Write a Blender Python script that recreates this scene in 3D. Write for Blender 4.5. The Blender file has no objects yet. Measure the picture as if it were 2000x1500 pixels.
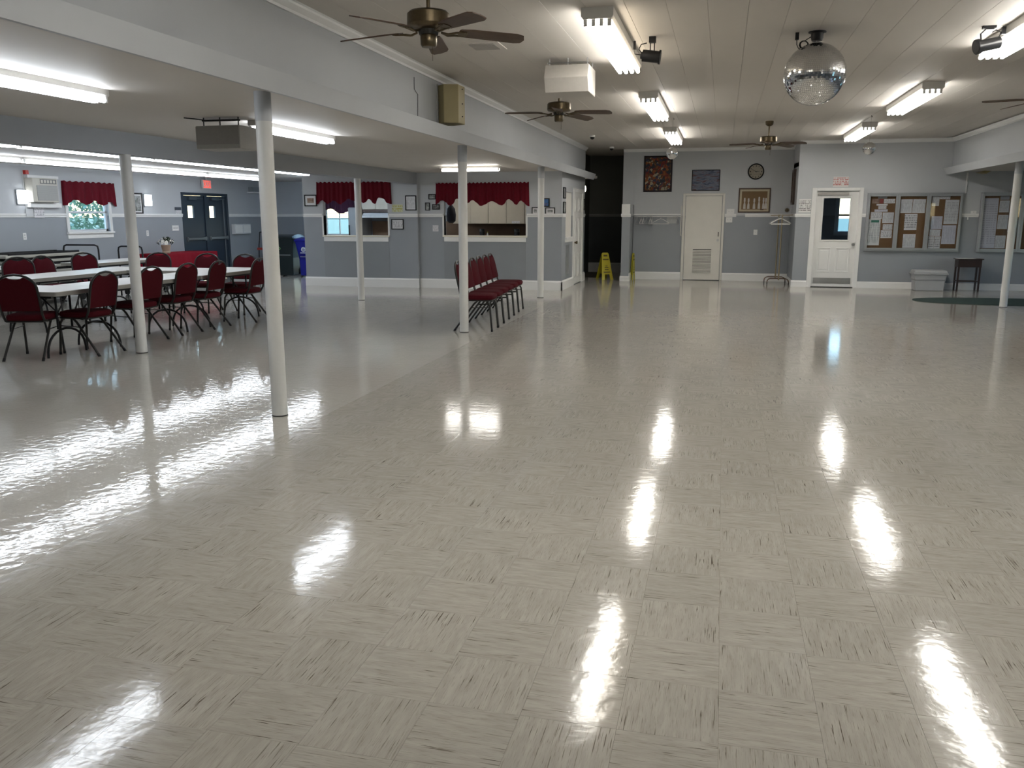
import bpy, bmesh, math, random
from mathutils import Vector, Matrix
random.seed(7)
S = bpy.context.scene
COL = S.collection
PI = math.pi
def rad(a): return a*PI/180

# ------------------------------------------------------------------ camera
CAM_H, CAM_F, YAW, PITCH = 1.55, 1638.0, rad(13.87), rad(11.37)
cd = bpy.data.cameras.new('camera'); cam = bpy.data.objects.new('camera', cd); COL.objects.link(cam)
cam.location = (0, 0, CAM_H); cam.rotation_euler = (PI/2-PITCH, 0, YAW)
cd.sensor_fit = 'HORIZONTAL'; cd.sensor_width = 36; cd.lens = CAM_F/2000*36; cd.clip_end = 1000; cd.clip_start = .05
S.camera = cam

# ------------------------------------------------------------------ sky, exposure
W = bpy.data.worlds.new('sky'); S.world = W; W.use_nodes = True
wn = W.node_tree.nodes; wl = W.node_tree.links
bg = wn['Background']; sk = wn.new('ShaderNodeTexSky'); sk.sky_type = 'NISHITA'
sk.sun_elevation = rad(42); sk.sun_rotation = rad(150); sk.sun_disc = False; sk.air_density = 1.6; sk.dust_density = .4; sk.ozone_density = 4
wl.new(sk.outputs[0], bg.inputs[0]); bg.inputs[1].default_value = 0.45
S.view_settings.view_transform = 'Standard'; S.view_settings.look = 'None'
S.view_settings.gamma = 1.0; S.view_settings.use_curve_mapping = False
S.view_settings.exposure = 1.12
S.cycles.max_bounces = 7; S.cycles.diffuse_bounces = 4; S.cycles.glossy_bounces = 4; S.cycles.transparent_max_bounces = 8; S.cycles.caustics_reflective = False; S.cycles.caustics_refractive = False
TUBE = 12.0            # fluorescent tube radiance

# ------------------------------------------------------------------ materials
MATS = {}
def nt(m): return m.node_tree.nodes, m.node_tree.links
def M(name, col, rough=.6, metal=0., var=.06, scale=30., bump=0., spec=.5, coat=0., emit=None, estr=0., alpha=None):
    if name in MATS: return MATS[name]
    m = bpy.data.materials.new(name); m.use_nodes = True; n, l = nt(m)
    b = n['Principled BSDF']
    tc = n.new('ShaderNodeTexCoord'); nz = n.new('ShaderNodeTexNoise'); nz.inputs['Scale'].default_value = scale
    nz.inputs['Detail'].default_value = 3
    l.new(tc.outputs['Object'], nz.inputs['Vector'])
    mx = n.new('ShaderNodeMix'); mx.data_type = 'RGBA'
    mx.inputs[6].default_value = [c*(1-var) for c in col[:3]]+[1]; mx.inputs[7].default_value = [min(1, c*(1+var)) for c in col[:3]]+[1]
    l.new(nz.outputs['Fac'], mx.inputs[0]); l.new(mx.outputs[2], b.inputs['Base Color'])
    b.inputs['Roughness'].default_value = rough; b.inputs['Metallic'].default_value = metal
    b.inputs['Specular IOR Level'].default_value = spec; b.inputs['Coat Weight'].default_value = coat
    if bump:
        bp = n.new('ShaderNodeBump'); bp.inputs['Strength'].default_value = bump; bp.inputs['Distance'].default_value = .01
        l.new(nz.outputs['Fac'], bp.inputs['Height']); l.new(bp.outputs[0], b.inputs['Normal'])
    if emit:
        b.inputs['Emission Color'].default_value = list(emit)+[1]; b.inputs['Emission Strength'].default_value = estr
    MATS[name] = m; return m
def glass(name, tint=(.9, .95, 1), refl=.5, rough=.02):
    m = bpy.data.materials.new(name); m.use_nodes = True; n, l = nt(m)
    n.remove(n['Principled BSDF']); out = n['Material Output']
    tr = n.new('ShaderNodeBsdfTransparent'); gl = n.new('ShaderNodeBsdfGlossy'); gl.inputs['Roughness'].default_value = rough
    nz = n.new('ShaderNodeTexNoise'); nz.inputs['Scale'].default_value = 6
    mx = n.new('ShaderNodeMix'); mx.data_type = 'RGBA'; mx.inputs[6].default_value = list(tint)+[1]; mx.inputs[7].default_value = [c*.97 for c in tint]+[1]
    l.new(nz.outputs['Fac'], mx.inputs[0]); l.new(mx.outputs[2], tr.inputs['Color'])
    lw = n.new('ShaderNodeLayerWeight'); lw.inputs['Blend'].default_value = .5
    pw = n.new('ShaderNodeMath'); pw.operation = 'POWER'; pw.inputs[1].default_value = 4.5; l.new(lw.outputs['Facing'], pw.inputs[0])
    fr = n.new('ShaderNodeMath'); fr.operation = 'MULTIPLY_ADD'; fr.inputs[1].default_value = .9; fr.inputs[2].default_value = .1*refl; l.new(pw.outputs[0], fr.inputs[0])
    ms = n.new('ShaderNodeMixShader'); l.new(fr.outputs[0], ms.inputs[0]); l.new(tr.outputs[0], ms.inputs[1]); l.new(gl.outputs[0], ms.inputs[2])
    l.new(ms.outputs[0], out.inputs['Surface']); MATS[name] = m; return m

def two_tone(name, up, lo, zsplit):
    m = bpy.data.materials.new(name); m.use_nodes = True; n, l = nt(m); b = n['Principled BSDF']
    g = n.new('ShaderNodeNewGeometry'); sp = n.new('ShaderNodeSeparateXYZ'); l.new(g.outputs['Position'], sp.inputs[0])
    gt = n.new('ShaderNodeMath'); gt.operation = 'GREATER_THAN'; gt.inputs[1].default_value = zsplit; l.new(sp.outputs['Z'], gt.inputs[0])
    mx = n.new('ShaderNodeMix'); mx.data_type = 'RGBA'; mx.inputs[6].default_value = list(lo)+[1]; mx.inputs[7].default_value = list(up)+[1]
    l.new(gt.outputs[0], mx.inputs[0])
    nz = n.new('ShaderNodeTexNoise'); nz.inputs['Scale'].default_value = 1.7; nz.inputs['Detail'].default_value = 4; l.new(g.outputs['Position'], nz.inputs['Vector'])
    mp = n.new('ShaderNodeMapRange'); mp.inputs['To Min'].default_value = .94; mp.inputs['To Max'].default_value = 1.06; l.new(nz.outputs['Fac'], mp.inputs[0])
    mu = n.new('ShaderNodeMix'); mu.data_type = 'RGBA'; mu.blend_type = 'MULTIPLY'; mu.inputs[0].default_value = 1
    l.new(mx.outputs[2], mu.inputs[6]); l.new(mp.outputs[0], mu.inputs[7]); l.new(mu.outputs[2], b.inputs['Base Color'])
    n2 = n.new('ShaderNodeTexNoise'); n2.inputs['Scale'].default_value = 160; l.new(g.outputs['Position'], n2.inputs['Vector'])
    bp = n.new('ShaderNodeBump'); bp.inputs['Strength'].default_value = .08; bp.inputs['Distance'].default_value = .004; l.new(n2.outputs['Fac'], bp.inputs['Height']); l.new(bp.outputs[0], b.inputs['Normal'])
    b.inputs['Roughness'].default_value = .5; MATS[name] = m; return m

wallm = two_tone('wall_paint', (.465, .482, .502), (.275, .295, .32), 1.545)
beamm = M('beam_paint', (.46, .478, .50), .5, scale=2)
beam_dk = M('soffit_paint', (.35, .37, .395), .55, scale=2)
panelm = M('kick_panel_paint', (.245, .262, .28), .28, scale=3)
ceil_m = M('ceiling_paint', (.60, .565, .52), .55, scale=1.2, var=.04)
white = M('white_trim_paint', (.74, .74, .73), .35, scale=4, var=.03)
cream = M('cream_paint', (.69, .67, .62), .4, scale=4)
colm = M('column_paint', (.62, .62, .60), .4, scale=9, var=.05, bump=.1)
plastic_w = M('white_plastic', (.72, .72, .71), .35, scale=10, var=.03)
taupe = M('table_edge', (.25, .235, .21), .5)
tabletop_m = M('table_laminate', (.66, .65, .63), .28, scale=60, var=.03)
black = M('black_metal', (.009, .009, .010), .45, spec=.3)
darkmetal = M('chair_frame_metal', (.028, .027, .025), .38, metal=.4, scale=60, var=.2)
maroon = M('maroon_fabric', (.058, .003, .007), .9, scale=350, var=.35, bump=.25, spec=.15)
redcloth = M('red_tablecloth', (.19, .003, .012), .8, scale=90, var=.2, spec=.15)
valm = M('burgundy_valance', (.115, .005, .013), .8, scale=60, var=.25, spec=.15)
brass = M('antique_brass', (.13, .10, .06), .33, metal=.9, scale=50, var=.25)
bladem = M('fan_blade_wood', (.085, .05, .03), .5, scale=14, var=.35)
chrome = M('brushed_metal', (.55, .55, .55), .28, metal=1, scale=80)
dkblue = M('door_blue_paint', (.022, .034, .052), .4, scale=5)
yellow = M('yellow_plastic', (.42, .36, .015), .4, scale=8)
tan_m = M('tan_cabinet', (.40, .34, .18), .5, scale=8)
grayp = M('gray_plastic', (.38, .385, .39), .45, scale=8)
darkwood = M('dark_wood', (.025, .010, .008), .35, scale=20, var=.4)
framebk = M('black_frame', (.008, .008, .008), .5, spec=.2)
frame_al = M('satin_aluminium', (.40, .42, .44), .35, metal=.6, scale=40)
paper = M('paper', (.70, .69, .70), .7, scale=15, var=.03)
brownwood = M('brown_splashback', (.16, .085, .04), .5, scale=6, var=.3)
lightgray = M('light_gray_enamel', (.55, .56, .57), .35)
glassm = glass('window_glass'); glassb = glass('board_glass', (.96, .97, .98), .42)
mirror = M('mirror_tile', (.82, .83, .84), .06, metal=1, var=.1, scale=60)
tube_w = M('lamp_tube_warm', (1, 1, 1), .4, emit=(1.0, .972, .915), estr=TUBE)
tube_c = M('lamp_tube_cool', (1, 1, 1), .4, emit=(.86, .92, 1.0), estr=TUBE)
tube_row = M('lamp_tube_cool_slim', (1, 1, 1), .4, emit=(.84, .91, 1.0), estr=TUBE*.72)
tube_dim = M('lamp_tube_aged', (1, 1, 1), .4, emit=(1.0, .86, .66), estr=TUBE*.45)

def cork():
    m = M('cork', (.17, .085, .03), .85, scale=120, var=.35); return m
corkm = cork()

def print_mat(name, base, ink, lines=14, frac=.5, seed=0., axis='Z'):
    """sheet of paper with rows of print: rows by object Z, broken into words by noise"""
    m = bpy.data.materials.new(name); m.use_nodes = True; n, l = nt(m); b = n['Principled BSDF']
    tc = n.new('ShaderNodeTexCoord'); sp = n.new('ShaderNodeSeparateXYZ'); l.new(tc.outputs['Generated'], sp.inputs[0])
    mu = n.new('ShaderNodeMath'); mu.operation = 'MULTIPLY'; mu.inputs[1].default_value = lines; l.new(sp.outputs[axis], mu.inputs[0])
    fr = n.new('ShaderNodeMath'); fr.operation = 'FRACT'; l.new(mu.outputs[0], fr.inputs[0])
    lt = n.new('ShaderNodeMath'); lt.operation = 'LESS_THAN'; lt.inputs[1].default_value = frac; l.new(fr.outputs[0], lt.inputs[0])
    mp = n.new('ShaderNodeMapping'); mp.inputs['Location'].default_value = (seed, seed*.7, seed*1.3); mp.inputs['Scale'].default_value = (9, 9, 2.2)
    l.new(tc.outputs['Generated'], mp.inputs[0]); nz = n.new('ShaderNodeTexNoise'); nz.inputs['Scale'].default_value = 1.4; l.new(mp.outputs[0], nz.inputs['Vector'])
    gt = n.new('ShaderNodeMath'); gt.operation = 'GREATER_THAN'; gt.inputs[1].default_value = .47; l.new(nz.outputs['Fac'], gt.inputs[0])
    an = n.new('ShaderNodeMath'); an.operation = 'MULTIPLY'; l.new(lt.outputs[0], an.inputs[0]); l.new(gt.outputs[0], an.inputs[1])
    # margins
    def inside(sock):
        a = n.new('ShaderNodeMath'); a.operation = 'SUBTRACT'; a.inputs[1].default_value = .5; l.new(sock, a.inputs[0])
        c = n.new('ShaderNodeMath'); c.operation = 'ABSOLUTE'; l.new(a.outputs[0], c.inputs[0])
        d = n.new('ShaderNodeMath'); d.operation = 'LESS_THAN'; d.inputs[1].default_value = .41; l.new(c.outputs[0], d.inputs[0]); return d.outputs[0]
    i1 = inside(sp.outputs['Z']); a2 = n.new('ShaderNodeMath'); a2.operation = 'MULTIPLY'; l.new(an.outputs[0], a2.inputs[0]); l.new(i1, a2.inputs[1])
    mx = n.new('ShaderNodeMix'); mx.data_type = 'RGBA'; mx.inputs[6].default_value = list(base)+[1]; mx.inputs[7].default_value = list(ink)+[1]
    l.new(a2.outputs[0], mx.inputs[0]); l.new(mx.outputs[2], b.inputs['Base Color']); b.inputs['Roughness'].default_value = .7
    MATS[name] = m; return m
def art_mat(name, cols, scale=(6, 6, 6), voro=True, pos=None):
    m = bpy.data.materials.new(name); m.use_nodes = True; n, l = nt(m); b = n['Principled BSDF']
    tc = n.new('ShaderNodeTexCoord'); mp = n.new('ShaderNodeMapping'); mp.inputs['Scale'].default_value = scale; l.new(tc.outputs['Object'], mp.inputs[0])
    nz = n.new('ShaderNodeTexNoise'); nz.inputs['Scale'].default_value = 1; nz.inputs['Detail'].default_value = 6; nz.inputs['Distortion'].default_value = .8; l.new(mp.outputs[0], nz.inputs['Vector'])
    fac = nz.outputs['Fac']
    if voro:
        vo = n.new('ShaderNodeTexVoronoi'); vo.inputs['Scale'].default_value = 1.6; l.new(mp.outputs[0], vo.inputs['Vector'])
        sp = n.new('ShaderNodeSeparateColor'); l.new(vo.outputs['Color'], sp.inputs[0])
        mi = n.new('ShaderNodeMix'); mi.inputs[0].default_value = .55; l.new(nz.outputs['Fac'], mi.inputs[2]); l.new(sp.outputs[0], mi.inputs[3]); fac = mi.outputs[0]
    cr = n.new('ShaderNodeValToRGB'); e = cr.color_ramp.elements
    k = len(cols)
    while len(e) < k: e.new(.5)
    for i, c in enumerate(cols):
        e[i].position = .25+.5*i/(k-1); e[i].color = list(c)+[1]
    cr.color_ramp.interpolation = 'CONSTANT' if voro else 'LINEAR'
    l.new(fac, cr.inputs[0]); l.new(cr.outputs[0], b.inputs['Base Color']); b.inputs['Roughness'].default_value = .4; b.inputs['Specular IOR Level'].default_value = .2
    MATS[name] = m; return m
print_a = print_mat('typed_sheet', (.68, .68, .70), (.42, .42, .45), 16, .45, 1.)
print_b = print_mat('flyer_sheet', (.70, .69, .71), (.26, .26, .28), 7, .5, 3.)
print_c = print_mat('lilac_sheet', (.60, .60, .68), (.44, .44, .52), 22, .5, 5.)
print_red = print_mat('red_print_notice', (.66, .62, .60), (.45, .12, .12), 6, .55, 2.)

def tile_floor():
    m = bpy.data.materials.new('streaked_vinyl_tile'); m.use_nodes = True; n, l = nt(m); b = n['Principled BSDF']
    T = .3048
    g = n.new('ShaderNodeNewGeometry'); sp = n.new('ShaderNodeSeparateXYZ'); l.new(g.outputs['Position'], sp.inputs[0])
    def math1(op, a, v=None, v2=None):
        q = n.new('ShaderNodeMath'); q.operation = op
        if hasattr(a, 'links'): l.new(a, q.inputs[0])
        else: q.inputs[0].default_value = a
        if v is not None:
            if hasattr(v, 'links'): l.new(v, q.inputs[1])
            else: q.inputs[1].default_value = v
        return q.outputs[0]
    cx = math1('FLOOR', math1('DIVIDE', math1('SUBTRACT', sp.outputs['X'], TX0), T))
    cy = math1('FLOOR', math1('DIVIDE', math1('SUBTRACT', sp.outputs['Y'], TY0), T))
    par = math1('FLOORED_MODULO', math1('ADD', cx, cy), 2.)
    cv = n.new('ShaderNodeCombineXYZ'); l.new(cx, cv.inputs[0]); l.new(cy, cv.inputs[1])
    wn_ = n.new('ShaderNodeTexWhiteNoise'); wn_.noise_dimensions = '3D'; l.new(cv.outputs[0], wn_.inputs['Vector'])
    # choose streak direction
    a = n.new('ShaderNodeCombineXYZ'); l.new(sp.outputs['X'], a.inputs[0]); l.new(sp.outputs['Y'], a.inputs[1])
    c = n.new('ShaderNodeCombineXYZ'); l.new(sp.outputs['Y'], c.inputs[0]); l.new(sp.outputs['X'], c.inputs[1])
    mv = n.new('ShaderNodeMix'); mv.data_type = 'VECTOR'; l.new(par, mv.inputs[0]); l.new(a.outputs[0], mv.inputs[4]); l.new(c.outputs[0], mv.inputs[5])
    off = n.new('ShaderNodeVectorMath'); off.operation = 'MULTIPLY_ADD'; l.new(wn_.outputs['Color'], off.inputs[0]); off.inputs[1].default_value = (17, 13, 9); l.new(mv.outputs[1], off.inputs[2])
    def streak(sx, sy, lo, hi, rough=.55):
        mp = n.new('ShaderNodeMapping'); mp.inputs['Scale'].default_value = (sx, sy, 1); l.new(off.outputs[0], mp.inputs[0])
        nz = n.new('ShaderNodeTexNoise'); nz.noise_dimensions = '2D'; nz.inputs['Scale'].default_value = 1; nz.inputs['Detail'].default_value = 3; nz.inputs['Roughness'].default_value = rough; nz.inputs['Distortion'].default_value = .25
        l.new(mp.outputs[0], nz.inputs['Vector'])
        mr = n.new('ShaderNodeMapRange'); mr.inputs['From Min'].default_value = lo; mr.inputs['From Max'].default_value = hi; l.new(nz.outputs['Fac'], mr.inputs[0]); return mr.outputs[0]
    s1 = streak(5.5, 170, .635, .69); s2 = streak(16, 300, .56, .72); s3 = streak(6, 40, .35, .7)
    base = n.new('ShaderNodeMix'); base.data_type = 'RGBA'; base.inputs[6].default_value = (.350, .328, .291, 1); base.inputs[7].default_value = (.406, .383, .343, 1); l.new(s3, base.inputs[0])
    tint = n.new('ShaderNodeMapRange'); tint.inputs['To Min'].default_value = .97; tint.inputs['To Max'].default_value = 1.02; l.new(wn_.outputs['Value'], tint.inputs[0])
    tm = n.new('ShaderNodeMix'); tm.data_type = 'RGBA'; tm.blend_type = 'MULTIPLY'; tm.inputs[0].default_value = 1; l.new(base.outputs[2], tm.inputs[6]); l.new(tint.outputs[0], tm.inputs[7])
    k2 = math1('MULTIPLY', s2, .40)
    m2 = n.new('ShaderNodeMix'); m2.data_type = 'RGBA'; m2.inputs[7].default_value = (.17, .15, .12, 1); l.new(k2, m2.inputs[0]); l.new(tm.outputs[2], m2.inputs[6])
    dn = streak(5, 5, .40, .62); k1 = math1('MULTIPLY', math1('MULTIPLY', s1, .9), math1('ADD', math1('MULTIPLY', dn, .8), .2))
    m1 = n.new('ShaderNodeMix'); m1.data_type = 'RGBA'; m1.inputs[7].default_value = (.07, .052, .035, 1); l.new(k1, m1.inputs[0]); l.new(m2.outputs[2], m1.inputs[6])
    l.new(m1.outputs[2], b.inputs['Base Color'])
    wav = n.new('ShaderNodeTexNoise'); wav.inputs['Scale'].default_value = 13; wav.inputs['Detail'].default_value = 2.5; l.new(g.outputs['Position'], wav.inputs['Vector'])
    fin = n.new('ShaderNodeTexNoise'); fin.inputs['Scale'].default_value = 70; fin.inputs['Detail'].default_value = 3; l.new(g.outputs['Position'], fin.inputs['Vector'])
    scr = n.new('ShaderNodeTexNoise'); scr.inputs['Scale'].default_value = 260; scr.inputs['Detail'].default_value = 2; scr.inputs['Distortion'].default_value = 1.5; l.new(g.outputs['Position'], scr.inputs['Vector'])
    hs = math1('ADD', wav.outputs['Fac'], math1('ADD', math1('MULTIPLY', fin.outputs['Fac'], .14), math1('MULTIPLY', scr.outputs['Fac'], .035)))
    bp = n.new('ShaderNodeBump'); bp.inputs['Strength'].default_value = .36; bp.inputs['Distance'].default_value = .0022; l.new(hs, bp.inputs['Height']); l.new(bp.outputs[0], b.inputs['Normal'])
    rr = n.new('ShaderNodeMapRange'); rr.inputs['To Min'].default_value = .05; rr.inputs['To Max'].default_value = .13; l.new(fin.outputs['Fac'], rr.inputs[0]); l.new(rr.outputs[0], b.inputs['Roughness'])
    b.inputs['Specular IOR Level'].default_value = .32
    MATS['tile'] = m; return m
def plain_floor(name, c0, c1, r0, r1):
    m = bpy.data.materials.new(name); m.use_nodes = True; n, l = nt(m); b = n['Principled BSDF']
    g = n.new('ShaderNodeNewGeometry')
    br = n.new('ShaderNodeTexBrick'); br.offset = 0; br.inputs['Scale'].default_value = 1/.6096*2; br.inputs['Mortar Size'].default_value = .004
    br.inputs['Brick Width'].default_value = 1; br.inputs['Row Height'].default_value = 1
    br.inputs['Color1'].default_value = list(c0)+[1]; br.inputs['Color2'].default_value = list(c1)+[1]; br.inputs['Mortar'].default_value = [c*.8 for c in c0]+[1]
    l.new(g.outputs['Position'], br.inputs['Vector'])
    nz = n.new('ShaderNodeTexNoise'); nz.inputs['Scale'].default_value = 60; nz.inputs['Detail'].default_value = 4; l.new(g.outputs['Position'], nz.inputs['Vector'])
    mr = n.new('ShaderNodeMapRange'); mr.inputs['To Min'].default_value = .88; mr.inputs['To Max'].default_value = 1.1; l.new(nz.outputs['Fac'], mr.inputs[0])
    mu = n.new('ShaderNodeMix'); mu.data_type = 'RGBA'; mu.blend_type = 'MULTIPLY'; mu.inputs[0].default_value = 1; l.new(br.outputs['Color'], mu.inputs[6]); l.new(mr.outputs[0], mu.inputs[7]); l.new(mu.outputs[2], b.inputs['Base Color'])
    wav = n.new('ShaderNodeTexNoise'); wav.inputs['Scale'].default_value = 15; wav.inputs['Detail'].default_value = 2.5; wav.inputs['Roughness'].default_value = .5; l.new(g.outputs['Position'], wav.inputs['Vector'])
    bp = n.new('ShaderNodeBump'); b.inputs['Specular IOR Level'].default_value = .26; bp.inputs['Strength'].default_value = .42; bp.inputs['Distance'].default_value = .003; l.new(wav.outputs['Fac'], bp.inputs['Height']); l.new(bp.outputs[0], b.inputs['Normal'])
    rr = n.new('ShaderNodeMapRange'); rr.inputs['To Min'].default_value = r0; rr.inputs['To Max'].default_value = r1; l.new(nz.outputs['Fac'], rr.inputs[0]); l.new(rr.outputs[0], b.inputs['Roughness'])
    MATS[name] = m; return m
TX0, TY0 = .06, 2.33
tilem = tile_floor()
leftfloor_m = plain_floor('beige_vinyl', (.42, .40, .36), (.435, .412, .372), .04, .10)
joint_m = M('tile_joint', (.10, .085, .065), .7)

# ------------------------------------------------------------------ mesh helpers
class MB:
    def __init__(s): s.v = []; s.f = []
    def add(s, vs, fs):
        o = len(s.v); s.v += [tuple(p) for p in vs]; s.f += [tuple(i+o for i in q) for q in fs]; return s
    def box(s, x0, x1, y0, y1, z0, z1):
        return s.add([(x0, y0, z0), (x1, y0, z0), (x1, y1, z0), (x0, y1, z0), (x0, y0, z1), (x1, y0, z1), (x1, y1, z1), (x0, y1, z1)],
                     [(0, 3, 2, 1), (4, 5, 6, 7), (0, 1, 5, 4), (1, 2, 6, 5), (2, 3, 7, 6), (3, 0, 4, 7)])
    def ring(s, c, d, r, n, ref=None):
        d = Vector(d).normalized(); a = Vector((0, 0, 1)) if abs(d.z) < .9 else Vector((1, 0, 0))
        if ref is not None: a = ref
        u = d.cross(a).normalized(); w = u.cross(d)
        return [tuple(Vector(c)+u*(r*math.cos(2*PI*k/n))+w*(r*math.sin(2*PI*k/n))) for k in range(n)]
    def cyl(s, p0, p1, r0, r1=None, n=12, caps=True):
        r1 = r0 if r1 is None else r1; d = Vector(p1)-Vector(p0)
        vs = s.ring(p0, d, r0, n)+s.ring(p1, d, r1, n)
        fs = [(k, k+n, (k+1) % n+n, (k+1) % n) for k in range(n)]
        if caps: fs += [tuple(range(n)), tuple(range(2*n-1, n-1, -1))]
        return s.add(vs, fs)
    def tube(s, pts, r, n=8, caps=True, closed=False):
        P = [Vector(p) for p in pts]; rings = []; m = len(P)
        ref = None
        t0 = (P[1]-P[0]).normalized(); ref = Vector((0, 0, 1)) if abs(t0.z) < .9 else Vector((1, 0, 0))
        for i, p in enumerate(P):
            if closed: t = P[(i+1) % m]-P[i-1]
            else: t = P[min(i+1, m-1)]-P[max(i-1, 0)]
            t.normalize(); u = t.cross(ref)
            if u.length < 1e-4: u = t.cross(Vector((.3, .9, .2)))
            u.normalize(); ref = u.cross(t); w = ref
            rings += [tuple(p+u*(r*math.cos(2*PI*k/n))+w*(r*math.sin(2*PI*k/n))) for k in range(n)]
        fs = []
        for i in range(m if closed else m-1):
            j = (i+1) % m
            for k in range(n): fs.append((i*n+k, i*n+(k+1) % n, j*n+(k+1) % n, j*n+k))
        if caps and not closed: fs += [tuple(range(n-1, -1, -1)), tuple(range((m-1)*n, m*n))]
        return s.add(rings, fs)
    def lathe(s, prof, n=24, c=(0, 0, 0), caps=True):
        vs = []; m = len(prof)
        for r, z in prof: vs += [(c[0]+r*math.cos(2*PI*k/n), c[1]+r*math.sin(2*PI*k/n), c[2]+z) for k in range(n)]
        fs = [(i*n+k, i*n+(k+1) % n, (i+1)*n+(k+1) % n, (i+1)*n+k) for i in range(m-1) for k in range(n)]
        if caps: fs += [tuple(range(n-1, -1, -1)), tuple(range((m-1)*n, m*n))]
        return s.add(vs, fs)
    def prism(s, poly, axis, a0, a1):
        """poly of 2D points extruded along axis 'x','y','z' ; 2D order: x->(y,z) y->(x,z) z->(x,y)"""
        def p3(p, a): return {'x': (a, p[0], p[1]), 'y': (p[0], a, p[1]), 'z': (p[0], p[1], a)}[axis]
        n = len(poly); vs = [p3(p, a0) for p in poly]+[p3(p, a1) for p in poly]
        fs = [(k, (k+1) % n, (k+1) % n+n, k+n) for k in range(n)]+[tuple(range(n-1, -1, -1)), tuple(range(n, 2*n))]
        return s.add(vs, fs)
    def mesh(s, name, mat, smooth=False, bevel=0., seg=1, fix=True):
        me = bpy.data.meshes.new(name); me.from_pydata(s.v, [], s.f); me.materials.append(mat)
        bm = bmesh.new(); bm.from_mesh(me)
        if fix: bmesh.ops.recalc_face_normals(bm, faces=bm.faces)
        if bevel: bmesh.ops.bevel(bm, geom=[e for e in bm.edges if e.is_manifold and e.calc_face_angle(0) > .6], offset=bevel, segments=seg, affect='EDGES', profile=.6)
        if smooth:
            for f in bm.faces: f.smooth = True
            for e in bm.edges:
                if e.is_manifold and e.calc_face_angle(0) > .7: e.smooth = False
        bm.to_mesh(me); bm.free(); return me
    def build(s, name, mat, parent=None, loc=(0, 0, 0), smooth=False, bevel=0., seg=1):
        return link(name, s.mesh(name, mat, smooth, bevel, seg), parent, loc)
def link(name, me, parent=None, loc=(0, 0, 0), rz=0.):
    o = bpy.data.objects.new(name, me); COL.objects.link(o); o.location = loc; o.rotation_euler = (0, 0, rz)
    if parent: o.parent = parent
    return o
def tag(o, label=None, cat=None, group=None, kind=None):
    if label: o['label'] = label
    if cat: o['category'] = cat
    if group: o['group'] = group
    if kind: o['kind'] = kind
    return o
def thing(name, loc, label, cat, group=None, rz=0.):
    o = bpy.data.objects.new(name, None); COL.objects.link(o); o.location = loc; o.rotation_euler = (0, 0, rz); o.empty_display_size = .1
    return tag(o, label, cat, group)
def struct(name, mb, mat, bevel=0., smooth=False, parent=None):
    o = mb.build(name, mat, parent, bevel=bevel, smooth=smooth)
    if parent is None: o['kind'] = 'structure'
    return o
def copy_tree(o, parent=None):
    c = o.copy(); COL.objects.link(c)
    if parent: c.parent = parent
    for ch in o.children: copy_tree(ch, c)
    return c
def place(src, first, loc, rz, label, group=None):
    o = src if first else copy_tree(src)
    o.location = loc; o.rotation_euler = (0, 0, rz); o['label'] = label
    if group: o['group'] = group
    return o
def B(*a): return MB().box(*a)
def arc(c, r, a0, a1, n, plane='xz', y=0.):
    out = []
    for i in range(n+1):
        a = a0+(a1-a0)*i/n; p, q = c[0]+r*math.cos(a), c[1]+r*math.sin(a)
        out.append({'xz': (p, y, q), 'xy': (p, q, y), 'yz': (y, p, q)}[plane])
    return out

# ================================================================== THE SETTING
XL, XU, XR, XRW = -12.15, -3.24, 4.57, 8.6
CZ, AZ, CW = 3.12, 2.44, 3.2
struct('ground', B(-500, 500, -500, 500, -.3, -.14), M('lawn', (.22, .27, .16), .9, scale=3, var=.4))
floor = struct('floor', B(-12.3, 8.75, -3.1, 23.7, -.14, -.004), joint_m)
struct('floor_left', MB().box(XL, -2.989, -3, 21.3, -.004, 0), leftfloor_m)
struct('floor_right', B(4.633, XRW, -3, 19.62, -.004, 0), plain_floor('gray_vinyl', (.34, .33, .31), (.36, .35, .33), .12, .2))
struct('floor_corridor', B(-2.989, -2.3, 21.23, 23.6, -.004, 0), leftfloor_m)
struct('floor_vestibule', B(1.66, 4.99, 21.23, 22.6, -.004, 0), MATS['gray_vinyl'])

# floor tiles: the 300 that show largest are objects, the others one part
T = .3048
def in_view(x, y):
    cy, sy, cp, sp = math.cos(YAW), math.sin(YAW), math.cos(PITCH), math.sin(PITCH)
    a = x*cy+y*sy; d = -x*sy+y*cy; zc = d*cp+CAM_H*sp; yc = CAM_H*cp-d*sp
    if zc < .3: return None
    u, v = 1000+CAM_F*a/zc, 750+CAM_F*yc/zc
    return zc if -60 < u < 2060 and v < 1580 else None
tiles = []
for i in range(-10, 15):
    for j in range(-17, 62):
        x, y = TX0+i*T, TY0+j*T
        tiles.append((in_view(x+T/2, y+T/2) or 1e6, i, j, x, y))
tiles.sort()
g_ = .0004
def tile_vf(x, y):
    a, c = g_, T-g_; k = .0012
    vs = [(x+a, y+a, -.004), (x+c, y+a, -.004), (x+c, y+c, -.004), (x+a, y+c, -.004),
          (x+a, y+a, 0), (x+c, y+a, 0), (x+c, y+c, 0), (x+a, y+c, 0)]
    fs = [(4, 5, 6, 7)]
    for q in range(4):
        r = (q+1) % 4; fs += [(q, r, r+4, q+4)]
    return vs, fs
mb = MB(); mb.add(*tile_vf(-T/2, -T/2)); tme = mb.mesh('floor_tile', tilem)
for d, i, j, x, y in tiles[:300]:
    link('floor_tile', tme, floor, (x+T/2, y+T/2, 0))
mb = MB()
for d, i, j, x, y in tiles[300:]: mb.add(*tile_vf(x, y))
o = mb.build('floor_tile_field', tilem, floor); o['kind'] = 'stuff'

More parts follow.
